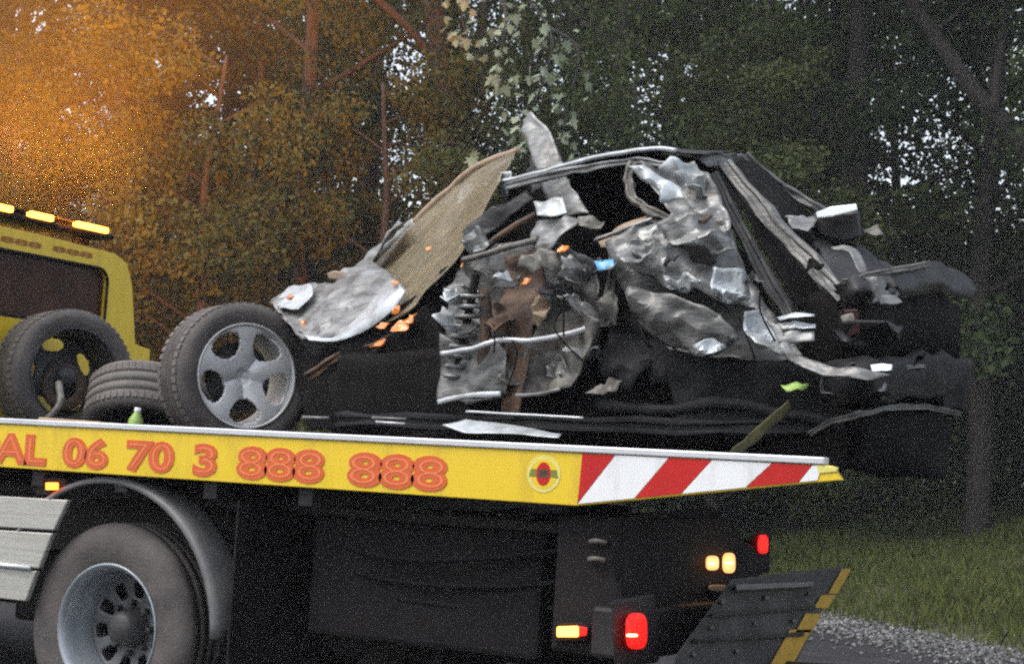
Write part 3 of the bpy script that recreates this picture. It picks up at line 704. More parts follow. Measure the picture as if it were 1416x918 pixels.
# light bar with amber lamps, lit; each lamp throws its beam back and up towards the wood
BEACON = 3000
zLB = PX(57,300,XC+.02).z
bar = box('light_bar', (XC-.22,yL+.20,zLB-.035), (XC-.005,PX(160,325,XC).y,zLB-.004), 'black_dull', truck, .012)
box('light_bar_lid', (XC-.21,yL+.22,zLB+.016), (XC-.012,PX(150,320,XC).y,zLB+.024), 'black_dull', bar, .004)
for yy in (yL+.3, cw, yR-.35): box('bar_foot', (XC-.16,yy,zLB-.10), (XC-.10,yy+.06,zLB-.034), 'black_dull', bar, .004)
for (pa, pb), rise in (((106,149),1.0),((41,72),.22),((-12,15),.8),((-62,-38),.5)):
    a_ = PX(pa,310,XC).y; b_ = PX(pb,312,XC).y
    box('beacon_lamp', (XC-.03,a_,zLB-.008), (XC+.012,b_,zLB+.022), 'amber_glow', bar, .006)
    ld = bpy.data.lights.new('beacon_light','SPOT'); ld.energy = BEACON*(1+1.3*rise); ld.color = (1,.30,.015); ld.shadow_soft_size = .22; ld.spot_size = R_(62); ld.spot_blend = 1
    lo = bpy.data.objects.new('beacon_light', ld); col.objects.link(lo); lo.parent = truck; lo.location = Vector((XC+.03,(a_+b_)/2,zLB+.15))-Vector(truck.location)
    lo.rotation_euler = Vector((-.70,.70,rise)).to_track_quat('-Z','Y').to_euler()

# ------------------------------------------------------------------ loose wheels on the deck
DZ = 1.0865
TYRE_C = [(.205,.0),(.225,-.008),(.262,-.014),(.290,-.004),(.302,.018),(.306,.03),(.307,.050),(.300,.052),(.300,.060),(.3075,.062),(.308,.095),(.300,.097),(.300,.107),(.308,.109),(.3075,.14),(.300,.142),(.300,.150),(.306,.152),(.302,.182),(.290,.206),(.262,.216),(.225,.208),(.205,.20)]
TYRE_C = [((.222+(r-.205)*.98), h*1.14) for r,h in TYRE_C]
WR = .322
def wheel_frame(center, n, spin=0):
    n = Vector(n).normalized(); q = n.to_track_quat('Z','Y')
    return Matrix.Translation(center) @ q.to_matrix().to_4x4() @ Matrix.Rotation(spin,4,'Z')
def tyre(parent, M, m='rubber'):
    t = lathe('tyre', [(r,-h) for r,h in TYRE_C], m, parent, M, 72)
    bm = bmesh.new()                                  # shoulder tread blocks
    for i in range(56):
        a = 2*math.pi*i/56
        for h0, h1 in ((-.054,-.016),(-.214,-.176)):
            rr = .3195
            q = [bm.verts.new((math.cos(a+da)*r2, math.sin(a+da)*r2, h)) for r2 in (rr-.012,rr+.0035) for da in (-.036,.036) for h in (h0,h1)]
            for f in ((0,1,3,2),(4,6,7,5),(0,4,5,1),(2,3,7,6),(0,2,6,4),(1,5,7,3)): bm.faces.new([q[k] for k in f])
    bmesh.ops.transform(bm, matrix=M, verts=bm.verts)
    tag(bm_obj('tread_blocks', bm, 'rubber_dusty', t), kind='stuff')
    return t
def barrel(parent, M, m): return lathe('rim', [(.2215,-.002),(.230,.008),(.226,.013),(.219,.004),(.213,-.03),(.20,-.09),(.20,-.20),(.2215,-.225)], m, parent, M, 64)
# alloy wheel with five broad spokes
px_, Yw = (341,522), 1.10
c_ = P(341,520,Yw); c_.z = DZ+WR
vd = Vector((c_.x-CAM.x, c_.y-CAM.y, 0)).normalized(); rt_ = Vector((-vd.y*-1, -vd.x, 0)); rt_ = Vector((vd.y, -vd.x, 0))
n1 = (-vd*math.cos(R_(24)) + rt_*math.sin(R_(24))) + Vector((0,0,.03))
M1 = wheel_frame(c_, n1, R_(20))
wl1 = empty('alloy_wheel', c_-Vector((0,0,WR)), 'silver alloy wheel with five broad spokes standing upright against the wreck', 'wheel')
tyre(wl1, M1); rb = barrel(wl1, M1, 'alloy')
def hole5(r, a):
    u = ((a/(2*math.pi)*5)%1-.5)*2*math.pi/5           # angle from the middle of the opening
    x, y = r*math.cos(u)-.150, r*math.sin(u)
    return (x/.053)**2 + (y/(.068+.40*x))**2 < 1
def spoke_h(r, a):
    u = abs(((a/(2*math.pi)*5)%1-.5)*2)                # 1 along a spoke, 0 in an opening
    return -.010-.045*(1-min(r/.21,1))**2-(.016 if r < .034 else 0)-.022*(1-u)**2*(.3+r/.2)
polar_plate('spokes', .0, .218, 26, 200, spoke_h, hole5, 'alloy', wl1, M1, .022, 1)
for i in range(5):
    a = 2*math.pi*i/5
    lathe('wheel_nut', [(0,.0),(.009,-.001),(.010,-.02)], 'rim_dark', wl1, M1 @ Matrix.Translation((.056*math.cos(a),.056*math.sin(a),-.028)), 8, smooth=False)
lathe('brake_disc', [(0,-.09),(.15,-.09),(.15,-.105),(0,-.105)], 'rim_dark', wl1, M1, 40)
# wheel seen from its inner side
c2 = P(103,515,1.38); c2.z = DZ+WR
vd = Vector((c2.x-CAM.x, c2.y-CAM.y, 0)).normalized(); rt_ = Vector((vd.y,-vd.x,0))
M2 = wheel_frame(c2, -vd*math.cos(R_(26))+rt_*math.sin(R_(26))+Vector((0,0,.04)), R_(-8))
wl2 = empty('bare_wheel', c2-Vector((0,0,WR)), 'dirty wheel turned inside out showing its dark hub in front of the cab', 'wheel')
tyre(wl2, M2); barrel(wl2, M2, 'rim_dark')
polar_plate('spokes', .05, .202, 20, 160, lambda r,a: -.17+.03*math.cos(r*16), lambda r,a: ((r-.158)/.033)**2+((((a/(2*math.pi)*5)%1-.5)*2)/.58)**2 < 1, 'rim_dark', wl2, M2, .018, 1)
lathe('hub', [(0,-.05),(.035,-.055),(.05,-.07),(.055,-.12),(.085,-.13),(.09,-.16)], 'rim_dark', wl2, M2, 24)
lathe('brake_shield', [(.06,-.12),(.115,-.115),(.118,-.13)], 'rust', wl2, M2 @ Matrix.Translation((.02,-.05,0)), 28)
tube('control_arm', [c2+Vector((.02,-.12,-.05)), c2+Vector((.12,-.20,-.15)), c2+Vector((.05,-.22,-.24))], .018, 'dusty_metal', wl2)
# tyre lying flat
c3 = P(206,552,1.45); c3.z = DZ+.185
M3 = wheel_frame(c3, (-.20,.36,.90)) @ Matrix.Scale(.90,4) @ Matrix.Translation((0,0,.11))
wl3 = empty('lying_tyre', (c3.x,c3.y,DZ), 'car tyre lying on its side with grooved tread showing, between two wheels', 'tyre')
tyre(wl3, M3, 'rubber_dusty'); lathe('rim', [(.2215,-.002),(.205,-.03),(.20,-.19),(.2215,-.225)], 'rim_dark', wl3, M3, 40)
polar_plate('rim_disc', .0, .203, 4, 30, lambda r,a: -.10, None, 'rim_dark', wl3, M3, .01, 0)
# small things on the deck
cb = P(186,570,.75)
gb = empty('green_bottle', (cb.x,cb.y,DZ), 'small crumpled green plastic bottle on the deck beside the lying tyre', 'bottle')
lathe('body', [(0,0),(.028,.0),(.031,.01),(.027,.035),(.032,.06),(.03,.10),(.014,.13),(.012,.135)], 'green_plastic', gb, Matrix.Translation((cb.x,cb.y,DZ+.002)) @ Matrix.Rotation(.12,4,'Y'), 16)
lathe('cap', [(.013,.132),(.014,.133),(.014,.152),(0,.153)], 'white_paint', gb, Matrix.Translation((cb.x,cb.y,DZ+.002)) @ Matrix.Rotation(.12,4,'Y'), 12)
pl = prism('timber_plank', [(P(70,577,.35).x,DZ+.002),(P(155,580,.35).x,DZ+.002),(P(155,580,.35).x,DZ+.075),(P(70,577,.35).x,DZ+.082)], .28, .40, 'timber', None, .005)
tag(pl, 'short pale timber plank lying on the truck deck below the bare wheel', 'plank')
sl = psheet('torn_trim', [(612,589,.30),(645,581,.34),(710,588,.34),(776,598,.30),(772,601,.26),(640,598,.26)], 'car_white', None, amp=.008, freq=5, thick=.004)
tag(sl, 'pale torn strip of car trim lying along the deck edge below the wreck', 'car trim')
st = ptube('tie_down_strap', [(1010,629,.06),(1040,604,.22),(1075,575,.40),(1092,560,.52)], .022, 'strap_webbing', None, flat=.12)
tag(st, 'dull yellow webbing strap running from the deck rail up to the wreck', 'strap')
#WRECK
# ------------------------------------------------------------------ wrecked car
car = empty('wrecked_car', P(850,600,1.1).xy.to_3d()+Vector((0,0,DZ)), 'crushed dark grey car wreck torn open along its side, lying on the yellow flatbed', 'car')
# dark masses: floor pan, cabin void, boot floor
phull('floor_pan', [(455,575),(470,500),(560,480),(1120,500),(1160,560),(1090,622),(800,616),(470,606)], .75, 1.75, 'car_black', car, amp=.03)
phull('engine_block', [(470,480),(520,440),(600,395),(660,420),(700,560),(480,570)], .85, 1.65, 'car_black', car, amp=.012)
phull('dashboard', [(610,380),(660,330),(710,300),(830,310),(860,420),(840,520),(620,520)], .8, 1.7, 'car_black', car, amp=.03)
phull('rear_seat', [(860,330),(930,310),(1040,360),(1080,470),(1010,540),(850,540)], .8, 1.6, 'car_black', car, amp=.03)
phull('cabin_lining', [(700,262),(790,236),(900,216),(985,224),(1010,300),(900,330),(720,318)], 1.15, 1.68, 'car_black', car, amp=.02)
# windscreen: long sagging crazed sheet
def grid_sheet(name, rows, m, amp=.012, freq=6, thick=.006, k=5, seed=0):
    """rows of control points (photo column, row, Y), smoothed both ways"""
    G = [smooth_path([P(*q) for q in r], k) for r in rows]
    C = [smooth_path([g[i] for g in G], k) for i in range(len(G[0]))]
    bm = bmesh.new(); V = [[bm.verts.new(p+noise.noise_vector(p*freq+Vector((seed,0,seed)))*amp+noise.noise_vector(p*freq*2.7)*amp*.4) for p in c] for c in C]
    for i in range(len(V)-1):
        for j in range(len(V[0])-1): bm.faces.new((V[i][j],V[i+1][j],V[i+1][j+1],V[i][j+1]))
    return bm_obj(name, bm, m, car, smooth=True, solid=thick)
ws = grid_sheet('windscreen', [[(714,212,1.70),(708,222,1.35),(700,232,1.0),(692,248,.72)], [(660,236,1.72),(664,262,1.35),(668,285,1.0),(664,300,.72)],
     [(612,275,1.74),(620,310,1.35),(634,335,1.0),(640,348,.72)], [(560,322,1.76),(570,355,1.35),(592,378,1.0),(604,388,.75)], [(512,368,1.76),(520,402,1.35),(545,420,1.0),(566,428,.8)], [(470,412,1.74),(478,430,1.35),(500,446,1.05),(525,452,.85)]], 'crazed_glass', .014)
ptube('windscreen_frame', [(718,208,1.71),(662,230,1.73),(612,270,1.75),(575,306,1.76)], .018, 'tan_trim', car)
ptube('bonnet_edge', [(575,306,1.76),(540,338,1.77),(505,366,1.77),(482,390,1.75)], .026, 'car_silver', car, flat=.6)
psheet('bonnet_fold', [(562,318,1.70),(575,325,1.5),(528,372,1.5),(505,398,1.5),(482,404,1.55),(492,378,1.7)], 'car_silver', car, amp=.05, freq=9, seed=2)
# crushed nose in pale metal
psheet('bonnet', [(376,424,1.5),(398,404,1.52),(440,396,1.52),(468,402,1.45),(486,386,1.5),(520,372,1.42),(562,396,.98),(556,428,.88),(520,452,.88),(482,470,.88),(446,478,.92),(416,468,1.02),(390,438,1.28)], 'car_silver', car, amp=.05, freq=8, cuts=5, seed=96, folds=12)
psheet('wing_scrap', [(380,414,1.5),(400,402,1.5),(434,400,1.45),(436,412,1.3),(412,428,1.2),(388,428,1.25)], 'car_white', car, amp=.03, freq=9, seed=3)
psheet('bonnet_panel', [(418,460,1.05),(432,424,1.2),(446,410,1.3),(468,404,1.3),(490,417,1.2),(466,440,1.05),(440,456,.98)], 'car_white', car, amp=.03, freq=7, seed=4)
psheet('bonnet_panel', [(432,466,1.0),(470,432,1.05),(500,422,1.1),(506,432,1.0),(478,452,.95),(452,468,.92)], 'car_silver', car, amp=.05, freq=11, seed=5)
grid_sheet('wing_flange', [[(420,462,.95),(428,470,.88)],[(446,466,.92),(452,472,.86)],[(472,458,.9),(478,468,.84)],[(500,436,.9),(514,452,.82)],[(524,408,.92),(542,430,.82)],[(548,390,.95),(560,404,.85)]], 'car_white', .008)
psheet('nose_shell', [(384,428,1.3),(420,462,1.0),(450,474,.95),(520,456,.9),(560,460,.95),(540,500,1.0),(450,520,1.2),(400,480,1.4)], 'car_dark', car, amp=.04, freq=6, seed=6)
phull('marker_cap', [(452,378),(462,374),(476,376),(480,382),(470,388),(455,386)], 1.42, 1.50, 'tan_trim', car, bevel=.008)
psheet('slam_panel', [(386,418,1.45),(410,404,1.5),(444,394,1.52),(474,384,1.52),(506,378,1.55),(522,418,1.3),(474,440,1.2),(424,456,1.15),(400,442,1.3)], 'car_grey', car, amp=.05, freq=8, cuts=4, seed=94)
psheet('grille_scrap', [(440,398,1.5),(462,392,1.5),(485,396,1.45),(480,412,1.4),(455,410,1.4)], 'car_black', car, amp=.05, freq=12, seed=7)
channel('bumper_bar', [(425,522,.9),(470,492,.88),(520,480,.85),(552,462,.85)], .022, .02, 'rust', car, 6)
# orange chips added to paint in the beacons' amber reflections
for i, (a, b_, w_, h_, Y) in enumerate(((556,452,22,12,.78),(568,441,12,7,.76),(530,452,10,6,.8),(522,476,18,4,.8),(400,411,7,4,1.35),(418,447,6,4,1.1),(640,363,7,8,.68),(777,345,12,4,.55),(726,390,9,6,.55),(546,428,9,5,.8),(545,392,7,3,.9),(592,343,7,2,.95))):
    psheet('amber_glint_shard', [(a-w_*.6,b_+h_*.7,Y),(a-w_*.1,b_-h_*.7,Y+.02),(a+w_*.8,b_-h_*.9,Y),(a+w_*.3,b_+h_*.6,Y-.02)], 'amber_glint', car, amp=.012, freq=25, cuts=2, smooth=False, seed=i)
# torn front side: inner wing, strut, rusty post
psheet('inner_wing', [(612,400,.72),(648,352,.74),(700,338,.74),(760,330,.72),(830,360,.7),(838,440,.68),(810,505,.68),(760,540,.68),(640,556,.70),(606,540,.72)], 'car_grey', car, amp=.09, freq=7, cuts=4, seed=8)
bm = bmesh.new(); hp = []
A, B = P(655,398,.58), P(630,522,.60); ax = (B-A).normalized(); u_ = ax.orthogonal().normalized(); v_ = ax.cross(u_)
for i in range(9*12+1):
    a = 2*math.pi*i/12; hp.append(A.lerp(B, i/108)+(u_*math.cos(a)+v_*math.sin(a))*.042)
tube_bm(bm, hp, .0085, 6); bm_obj('coil_spring', bm, 'car_silver', car, smooth=True)
tube('strut', [A-ax*.05, B+ax*.04], .016, 'car_black', car)
ptube('rail_post', [(668,402,.6),(672,470,.6),(660,540,.6)], .022, 'rust', car, flat=.6)
psheet('rusty_post', [(694,352,.58),(742,340,.58),(738,420,.56),(730,500,.55),(716,575,.56),(690,578,.58),(696,480,.57),(684,420,.58)], 'rust', car, amp=.05, freq=8, seed=9)
psheet('door_skin', [(742,448,.56),(800,420,.56),(838,446,.54),(820,480,.54),(790,534,.54),(745,546,.54),(712,546,.55),(722,480,.55)], 'dusty_metal', car, amp=.06, freq=8, seed=10)
psheet('door_skin', [(612,462,.60),(640,478,.60),(668,460,.60),(700,486,.56),(700,544,.54),(650,552,.55),(606,557,.56),(604,510,.58)], 'car_grey', car, amp=.04, freq=8, seed=11)
ptube('impact_bar', [(612,490,.53),(655,482,.52),(692,470,.52),(735,471,.53),(790,460,.53),(830,448,.55)], .011, 'alloy_bright', car)
ptube('sill_lip', [(606,556,.50),(642,548,.50),(692,545,.50)], .011, 'car_white', car, flat=.5)
ptube('sill_lip', [(712,547,.51),(745,545,.50),(775,538,.51)], .007, 'car_silver', car, flat=.5)
ptube('trim_strip', [(645,569,.45),(725,573,.42),(806,578,.42)], .0045, 'alloy_bright', car)
ptube('trim_strip', [(515,577,.5),(562,580,.5)], .006, 'car_silver', car); ptube('trim_strip', [(520,583,.46),(560,586,.46)], .005, 'alloy_bright', car); ptube('trim_strip', [(418,576,.55),(455,578,.55)], .006, 'car_silver', car)
for i, (a, b_, w_, h_, m_) in enumerate(((612,436,9,14,'car_white'),(622,408,11,9,'car_white'),(660,338,16,8,'car_silver'),(764,500,14,14,'car_silver'),(700,512,12,16,'dusty_metal'),(805,482,22,12,'car_silver'),(805,430,22,8,'car_silver'),(700,400,10,7,'car_white'),(745,360,24,14,'dusty_metal'),(790,375,18,12,'car_silver'),(838,415,12,16,'dusty_metal'),(815,372,20,8,'car_dark'),(690,440,14,20,'rust'),(745,430,12,22,'tan_trim'),(770,400,20,14,'car_dark'))):
    psheet('metal_scrap', [(a-w_*1.2,b_+h_*.6,.52),(a-w_*.5,b_-h_*1.1,.57),(a+w_*.9,b_-h_*.8,.56),(a+w_*1.2,b_+h_*.4,.52),(a,b_+h_*1.1,.52)], m_, car, amp=.06, freq=12, cuts=3, seed=20+i)
# torn A post sticking up
psheet('roof_post', [(720,164,.98),(730,152,.95),(738,164,.92),(750,178,.88),(764,208,.84),(782,246,.78),(810,292,.66),(788,300,.7),(768,296,.76),(752,262,.82),(742,232,.86),(733,206,.92),(724,184,.95)], 'car_silver', car, amp=.035, freq=9, cuts=3, seed=95, folds=8)
psheet('roof_post', [(726,190,.97),(740,196,.95),(756,236,.9),(772,280,.86),(756,276,.9),(738,240,.95)], 'car_dark', car, amp=.03, freq=9, cuts=3, seed=93)
psheet('post_scrap', [(728,236,.95),(744,226,.93),(752,260,.88),(738,272,.9)], 'car_dark', car, amp=.02, freq=9, seed=31)
psheet('torn_bracket', [(736,276,.66),(778,272,.64),(784,294,.6),(744,300,.6)], 'car_white', car, amp=.02, freq=8, seed=32)
psheet('torn_bracket', [(735,302,.62),(776,298,.6),(800,300,.58),(776,330,.56),(750,350,.56),(728,332,.6)], 'car_silver', car, amp=.04, freq=9, seed=33)
psheet('mirror_glass', [(692,238,.85),(706,236,.84),(705,272,.82),(690,276,.84)], 'car_white', car, amp=.012, freq=9, seed=34)
psheet('wheel_scrap', [(640,322,.7),(700,288,.78),(730,268,.82),(740,276,.8),(700,310,.74),(650,345,.68)], 'car_dark', car, amp=.03, freq=8, seed=35)
ptube('steering_column', [(668,345,.66),(705,318,.66),(742,296,.66)], .013, 'rust', car); ptube('door_frame', [(640,360,.66),(690,346,.62),(745,330,.6)], .012, 'dusty_metal', car)
psheet('cabin_scrap', [(800,302,.6),(835,303,.6),(830,314,.56),(802,316,.56)], 'dusty_metal', car, amp=.02, freq=12, seed=36)
psheet('seat_trim', [(825,328,.6),(862,315,.62),(902,303,.64),(898,316,.6),(860,336,.56),(830,340,.56)], 'tan_trim', car, amp=.02, freq=8, seed=37)
ptube('door_rail', [(822,332,.54),(862,318,.56),(902,303,.58)], .008, 'car_silver', car)
psheet('blue_clip', [(822,362,.5),(848,358,.5),(850,368,.48),(828,374,.48)], 'blue_plastic', car, amp=.01, freq=9, seed=38)
psheet('clip_plate', [(824,373,.49),(856,366,.5),(846,376,.48)], 'car_silver', car, amp=.01, freq=9, seed=39)
# roof
ptube('roof_rail', [(690,252,.80),(735,242,.78),(775,231,.76),(830,217,.74),(900,206,.72),(935,209,.72)], .010, 'car_white', car, dent=.2)
channel('roof_rail', [(700,258,.74),(775,240,.70),(830,229,.68),(880,222,.67),(930,229,.66)], .016, .016, 'car_silver', car, 5)
grid_sheet('roof_panel', [[(735,238,.80),(760,236,1.2),(775,240,1.65)],[(830,215,.76),(845,216,1.2),(855,222,1.65)],[(900,206,.74),(920,208,1.2),(935,214,1.65)],[(975,213,.74),(1000,213,1.1),(1025,216,1.6)]], 'car_dark', .02)
channel('window_frame', [(876,224,.64),(868,248,.62),(874,272,.6),(892,288,.6),(926,304,.6)], .017, .02, 'dusty_metal', car, 4)
psheet('roof_edge', [(965,214,.8),(990,212,.9),(1034,214,1.5),(1026,226,1.45),(985,232,.85)], 'car_silver', car, amp=.03, freq=8, seed=40)
psheet('quarter_inner', [(846,346,.60),(884,322,.62),(930,300,.66),(1002,296,.72),(1036,385,.68),(1078,445,.62),(1112,492,.58),(1050,502,.56),(1000,500,.56),(930,488,.58),(890,450,.6),(862,396,.6)], 'car_grey', car, amp=.06, freq=7, cuts=5, seed=97, folds=12)
channel('centre_post', [(852,332,.58),(848,372,.57),(842,410,.57),(838,450,.58)], .020, .02, 'dusty_metal', car, 12)
psheet('torn_skin', [(832,440,.60),(880,438,.60),(905,490,.6),(880,545,.62),(838,520,.62)], 'car_tail', car, amp=.05, freq=6, cuts=4, seed=98)
# rear quarter: one big crumpled skin with pale facets
psheet('quarter_panel', [(884,222,.62),(960,216,.70),(988,262,.70),(1012,330,.66),(1032,386,.62),(1060,432,.58),(1010,430,.54),(975,418,.52),(920,398,.5),(884,380,.5),(852,348,.52),(884,322,.54),(930,302,.58),(908,258,.62)], 'car_silver', car, amp=.10, freq=8, cuts=5, seed=41)
for i, (pts, m_) in enumerate((([(914,219,.58),(966,215,.64),(986,257,.64),(972,256,.6),(948,244,.58)],'car_white'), ([(884,234,.58),(906,232,.56),(934,252,.54),(954,279,.53),(924,285,.53),(914,262,.56)],'car_white'), ([(905,305,.5),(950,292,.52),(1000,300,.56),(1015,340,.54),(985,350,.5),(930,338,.48)],'car_silver'),
      ([(850,345,.46),(880,328,.46),(912,335,.46),(905,360,.44),(872,372,.44)],'car_silver'), ([(915,378,.43),(945,382,.44),(975,395,.45),(950,403,.43),(922,396,.42)],'car_white'), ([(985,370,.46),(1030,372,.5),(1040,410,.5),(1008,420,.46),(982,408,.44)],'car_white'),
      ([(1030,425,.5),(1058,418,.54),(1072,448,.54),(1098,476,.52),(1080,480,.48),(1046,470,.46),(1032,452,.48)],'car_white'), ([(880,395,.46),(950,410,.46),(1010,432,.48),(1032,470,.48),(1000,492,.48),(930,478,.5),(890,440,.5)],'car_grey'), ([(955,480,.42),(985,470,.42),(1005,480,.44),(990,494,.42),(962,494,.41)],'car_white'), ([(1030,380,.52),(1055,392,.54),(1050,402,.52),(1030,398,.5)],'car_silver'))):
    psheet('quarter_fold', pts, m_, car, amp=.07, freq=9, cuts=4, seed=50+i)
phull('filler_recess', [(948,338),(975,340),(992,362),(985,368),(955,362)], .475, .52, 'car_black', car, bevel=.006)
# rear window post and hatch
grid_sheet('hatch_glass', [[(985,232,.9),(1042,222,1.6)],[(1030,300,.85),(1100,280,1.6)],[(1072,372,.8),(1140,340,1.6)],[(1105,430,.78),(1180,392,1.6)]], 'car_black', .02)
channel('rear_post', [(1002,226,.95),(1040,272,.92),(1090,330,.86),(1135,380,.8),(1168,412,.74)], .036, .03, 'car_grey', car, 1)
channel('rear_post', [(985,240,.74),(1020,310,.72),(1060,385,.68),(1092,440,.62)], .026, .02, 'car_dark', car, 2)
channel('rear_post', [(1030,214,1.55),(1070,250,1.6),(1110,276,1.62),(1150,300,1.64)], .02, .02, 'car_grey', car, 3)
psheet('hatch_scrap', [(1085,288,1.3),(1112,284,1.3),(1130,300,1.25),(1118,318,1.1),(1095,304,1.15)], 'car_silver', car, amp=.04, freq=8, seed=60)
phull('spoiler', [(1118,302),(1130,292),(1188,290),(1192,328),(1160,338),(1126,328)], 1.28, 1.50, 'car_dark', car, bevel=.02)
phull('lamp_glass', [(1128,294),(1148,286),(1184,282),(1186,291),(1150,300),(1130,302)], 1.18, 1.25, 'lens_white', car, bevel=.008)
psheet('hatch_scrap', [(1150,340,.9),(1166,334,.9),(1186,350,.88),(1202,378,.85),(1190,380,.8),(1174,356,.85)], 'car_silver', car, amp=.02, freq=8, seed=61)
psheet('hatch_scrap', [(1190,316,1.5),(1216,318,1.5),(1226,332,1.45),(1200,330,1.45)], 'dusty_metal', car, amp=.03, freq=10, seed=62)
psheet('hatch_shell', [(1120,330,1.2),(1190,326,1.5),(1280,355,1.8),(1300,366,1.8),(1200,384,.9),(1160,392,.8)], 'car_dark', car, amp=.05, freq=7, seed=63)
channel('sill_beam', [(470,580,.70),(600,584,.62),(820,588,.58),(1000,592,.60),(1120,590,.66)], .030, .05, 'car_tail', car, 10)
ptube('exhaust_pipe', [(830,560,.66),(920,566,.62),(1010,556,.6),(1090,572,.62),(1165,590,.66)], .022, 'car_tail', car)
phull('seat_base', [(880,470),(960,462),(990,520),(900,530)], .62, .80, 'car_tail', car, amp=.012)
# torn dark sheets hanging over the sill
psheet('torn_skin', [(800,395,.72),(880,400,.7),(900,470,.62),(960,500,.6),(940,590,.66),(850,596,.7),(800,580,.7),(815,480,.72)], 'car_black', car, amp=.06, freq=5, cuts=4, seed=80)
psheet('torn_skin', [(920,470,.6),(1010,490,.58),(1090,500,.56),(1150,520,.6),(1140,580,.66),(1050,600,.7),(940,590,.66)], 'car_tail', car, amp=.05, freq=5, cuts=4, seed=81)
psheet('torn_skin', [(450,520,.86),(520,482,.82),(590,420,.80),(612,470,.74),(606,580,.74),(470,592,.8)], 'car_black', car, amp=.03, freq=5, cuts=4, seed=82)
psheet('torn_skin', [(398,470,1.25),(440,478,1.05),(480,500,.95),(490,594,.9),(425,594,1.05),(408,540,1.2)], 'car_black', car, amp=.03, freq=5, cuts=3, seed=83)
# tail: bumper, boot, wheel arch
grid_sheet('boot_lid', [[(1150,396,.70),(1185,382,.62),(1240,371,1.02),(1292,364,1.5),(1330,384,1.85)],[(1155,412,.66),(1190,404,.56),(1245,396,.98),(1300,388,1.5),(1336,406,1.88)],[(1160,428,.70),(1192,420,.62),(1245,412,1.02),(1298,404,1.54),(1333,420,1.88)]], 'car_dark', .034, freq=4.5)
grid_sheet('back_panel', [[(1160,428,.74),(1190,420,.72),(1243,412,1.12),(1294,404,1.62),(1330,420,1.90)],[(1158,500,.74),(1188,496,.72),(1240,490,1.12),(1292,488,1.62),(1328,500,1.90)]], 'car_black', .02, freq=3)
grid_sheet('bumper', [[(1140,505,.66),(1188,498,.62),(1240,490,1.04),(1294,488,1.54),(1330,500,1.87)],[(1140,512,.58),(1194,504,.50),(1247,497,.94),(1302,494,1.46),(1337,506,1.86)],[(1142,538,.57),(1195,530,.49),(1248,524,.93),(1302,522,1.45),(1337,534,1.86)],[(1145,562,.60),(1192,556,.54),(1244,552,.98),(1298,552,1.50),(1333,562,1.87)]], 'car_tail', .036, freq=5)
psheet('boot_tear', [(1206,384,.60),(1262,370,1.0),(1300,372,1.4),(1316,398,1.6),(1268,404,1.0),(1224,414,.62)], 'car_grey', car, amp=.05, freq=7, cuts=4, seed=99, folds=9)
psheet('boot_tear', [(1168,446,.58),(1212,440,.62),(1244,452,.9),(1228,476,.8),(1182,482,.6)], 'car_dark', car, amp=.06, freq=7, cuts=4, seed=101, folds=9)
psheet('bumper_tear', [(1150,524,.55),(1196,508,.47),(1236,514,.8),(1222,546,.7),(1186,556,.5),(1154,548,.55)], 'car_grey', car, amp=.05, freq=7, cuts=4, seed=102, folds=9)
channel('bumper_insert', [(1196,514,.485),(1248,508,.93),(1302,505,1.45)], .008, .010, 'dusty_plastic', car, 9)
phull('tail_lens', [(1166,428),(1186,426),(1190,462),(1170,468)], .60, .66, 'dark_red_lens', car, bevel=.006)
channel('boot_edge_highlight', [(1165,390,.60),(1200,381,.64),(1245,372,1.0),(1285,365,1.42)], .011, .012, 'dusty_metal', car, 8)  # pale strip paints in the highlight along the boot's top edge
psheet('bumper_scrap', [(1190,388,.56),(1206,386,.56),(1240,410,.75),(1248,418,.75),(1222,420,.58)], 'car_silver', car, amp=.02, freq=8, seed=64)
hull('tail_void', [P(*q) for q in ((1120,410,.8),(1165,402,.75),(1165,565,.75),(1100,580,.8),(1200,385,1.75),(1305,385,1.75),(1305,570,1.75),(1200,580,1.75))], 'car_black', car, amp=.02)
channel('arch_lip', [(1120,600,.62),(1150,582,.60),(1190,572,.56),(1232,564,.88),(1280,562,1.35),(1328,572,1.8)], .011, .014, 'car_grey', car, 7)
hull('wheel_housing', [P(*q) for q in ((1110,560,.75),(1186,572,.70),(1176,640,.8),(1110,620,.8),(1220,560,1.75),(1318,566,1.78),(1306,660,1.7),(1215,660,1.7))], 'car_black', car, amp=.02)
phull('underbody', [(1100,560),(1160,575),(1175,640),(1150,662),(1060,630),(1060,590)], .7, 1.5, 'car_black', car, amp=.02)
psheet('sill', [(1058,440,.48),(1076,450,.47),(1100,488,.46),(1160,506,.46),(1230,516,.5),(1200,526,.46),(1140,520,.44),(1090,496,.44)], 'car_silver', car, amp=.03, freq=9, cuts=4, seed=65)
for i,(a,b_) in enumerate(((436,440),(446,453),(458,474))):
    psheet('lamp_scrap', [(1074,a+4,.5),(1100,a-2,.5),(1126,a-1,.5),(1126,b_-3,.48),(1100,b_,.48),(1078,b_+3,.48)], 'car_white' if i < 2 else 'car_silver', car, amp=.012, freq=10, seed=66+i)
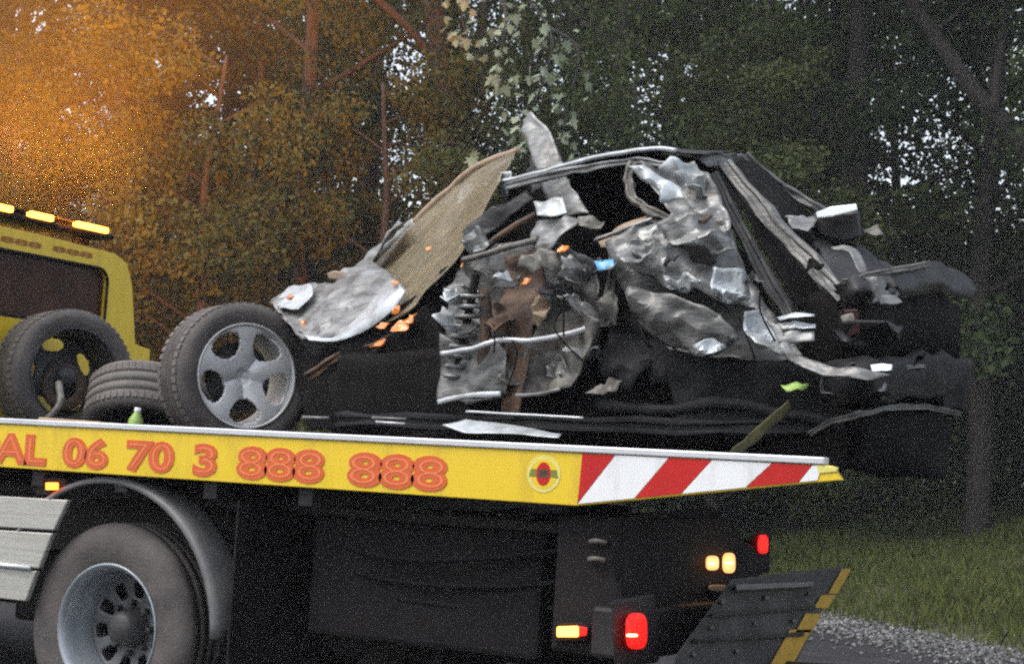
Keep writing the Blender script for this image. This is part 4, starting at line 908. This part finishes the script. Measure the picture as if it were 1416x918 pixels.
psheet('reflector_scrap', [(1204,503,.46),(1234,502,.48),(1232,510,.46),(1206,511,.45)], 'lens_white', car, amp=.006, freq=9, seed=70)
psheet('green_tag', [(1080,534,.5),(1102,529,.5),(1120,533,.5),(1112,544,.48),(1088,543,.48)], 'green_plastic', car, amp=.02, freq=14, seed=71)
psheet('bumper_scrap', [(1162,436,.5),(1180,433,.5),(1182,444,.49),(1164,446,.49)], 'dusty_metal', car, amp=.01, freq=9, seed=72)
sr = random.Random(9)
for i in range(16):                                  # torn scraps of sheet metal all over the open side
    a = sr.uniform(600,1310); b_ = sr.uniform(300,470) if a > 860 else sr.uniform(330,555)
    if a > 1130: b_ = sr.uniform(400,560)
    w_, h_ = sr.uniform(10,34), sr.uniform(2,6); Y = sr.uniform(.46,.66)
    psheet('metal_scrap', [(a-w_,b_+sr.uniform(-h_,h_),Y),(a-w_*.2,b_-h_,Y+.03),(a+w_,b_-h_*sr.random(),Y),(a+w_*.4,b_+h_,Y-.03)], (sr.choice(('car_dark','car_black')) if a > 1040 else sr.choice(('car_dark','car_grey','car_dark','dusty_metal','rust'))), car, amp=.03, freq=13, cuts=2, seed=100+i)
for i in range(7):                                   # hanging wires
    a = sr.uniform(640,1120); b_ = sr.uniform(380,480)
    ptube('wire', [(a,b_,.55),(a+sr.uniform(-20,20),b_+30,.48),(a+sr.uniform(-10,40),b_+sr.uniform(50,90),.5)], .0035, 'car_black', car, n=5)

# ------------------------------------------------------------------ thin haze, added to make the beacon beams glow
hz = bpy.data.materials.new('haze'); hz.use_nodes = True; hn = hz.node_tree; hn.nodes.clear()
ho = hn.nodes.new('ShaderNodeOutputMaterial'); hv = hn.nodes.new('ShaderNodeVolumePrincipled'); hn.links.new(hv.outputs[0], ho.inputs['Volume'])
hv.inputs['Color'].default_value = (.85,.87,.9,1); hv.inputs['Density'].default_value = .0017; hv.inputs['Anisotropy'].default_value = 0
MATS['haze'] = hz
hb = box('haze', (-520,-520,-1.6), (520,520,30), 'haze', None, 0); tag(hb, 'thin haze added over the road and wood to carry the beacon glow', 'haze', kind='stuff')
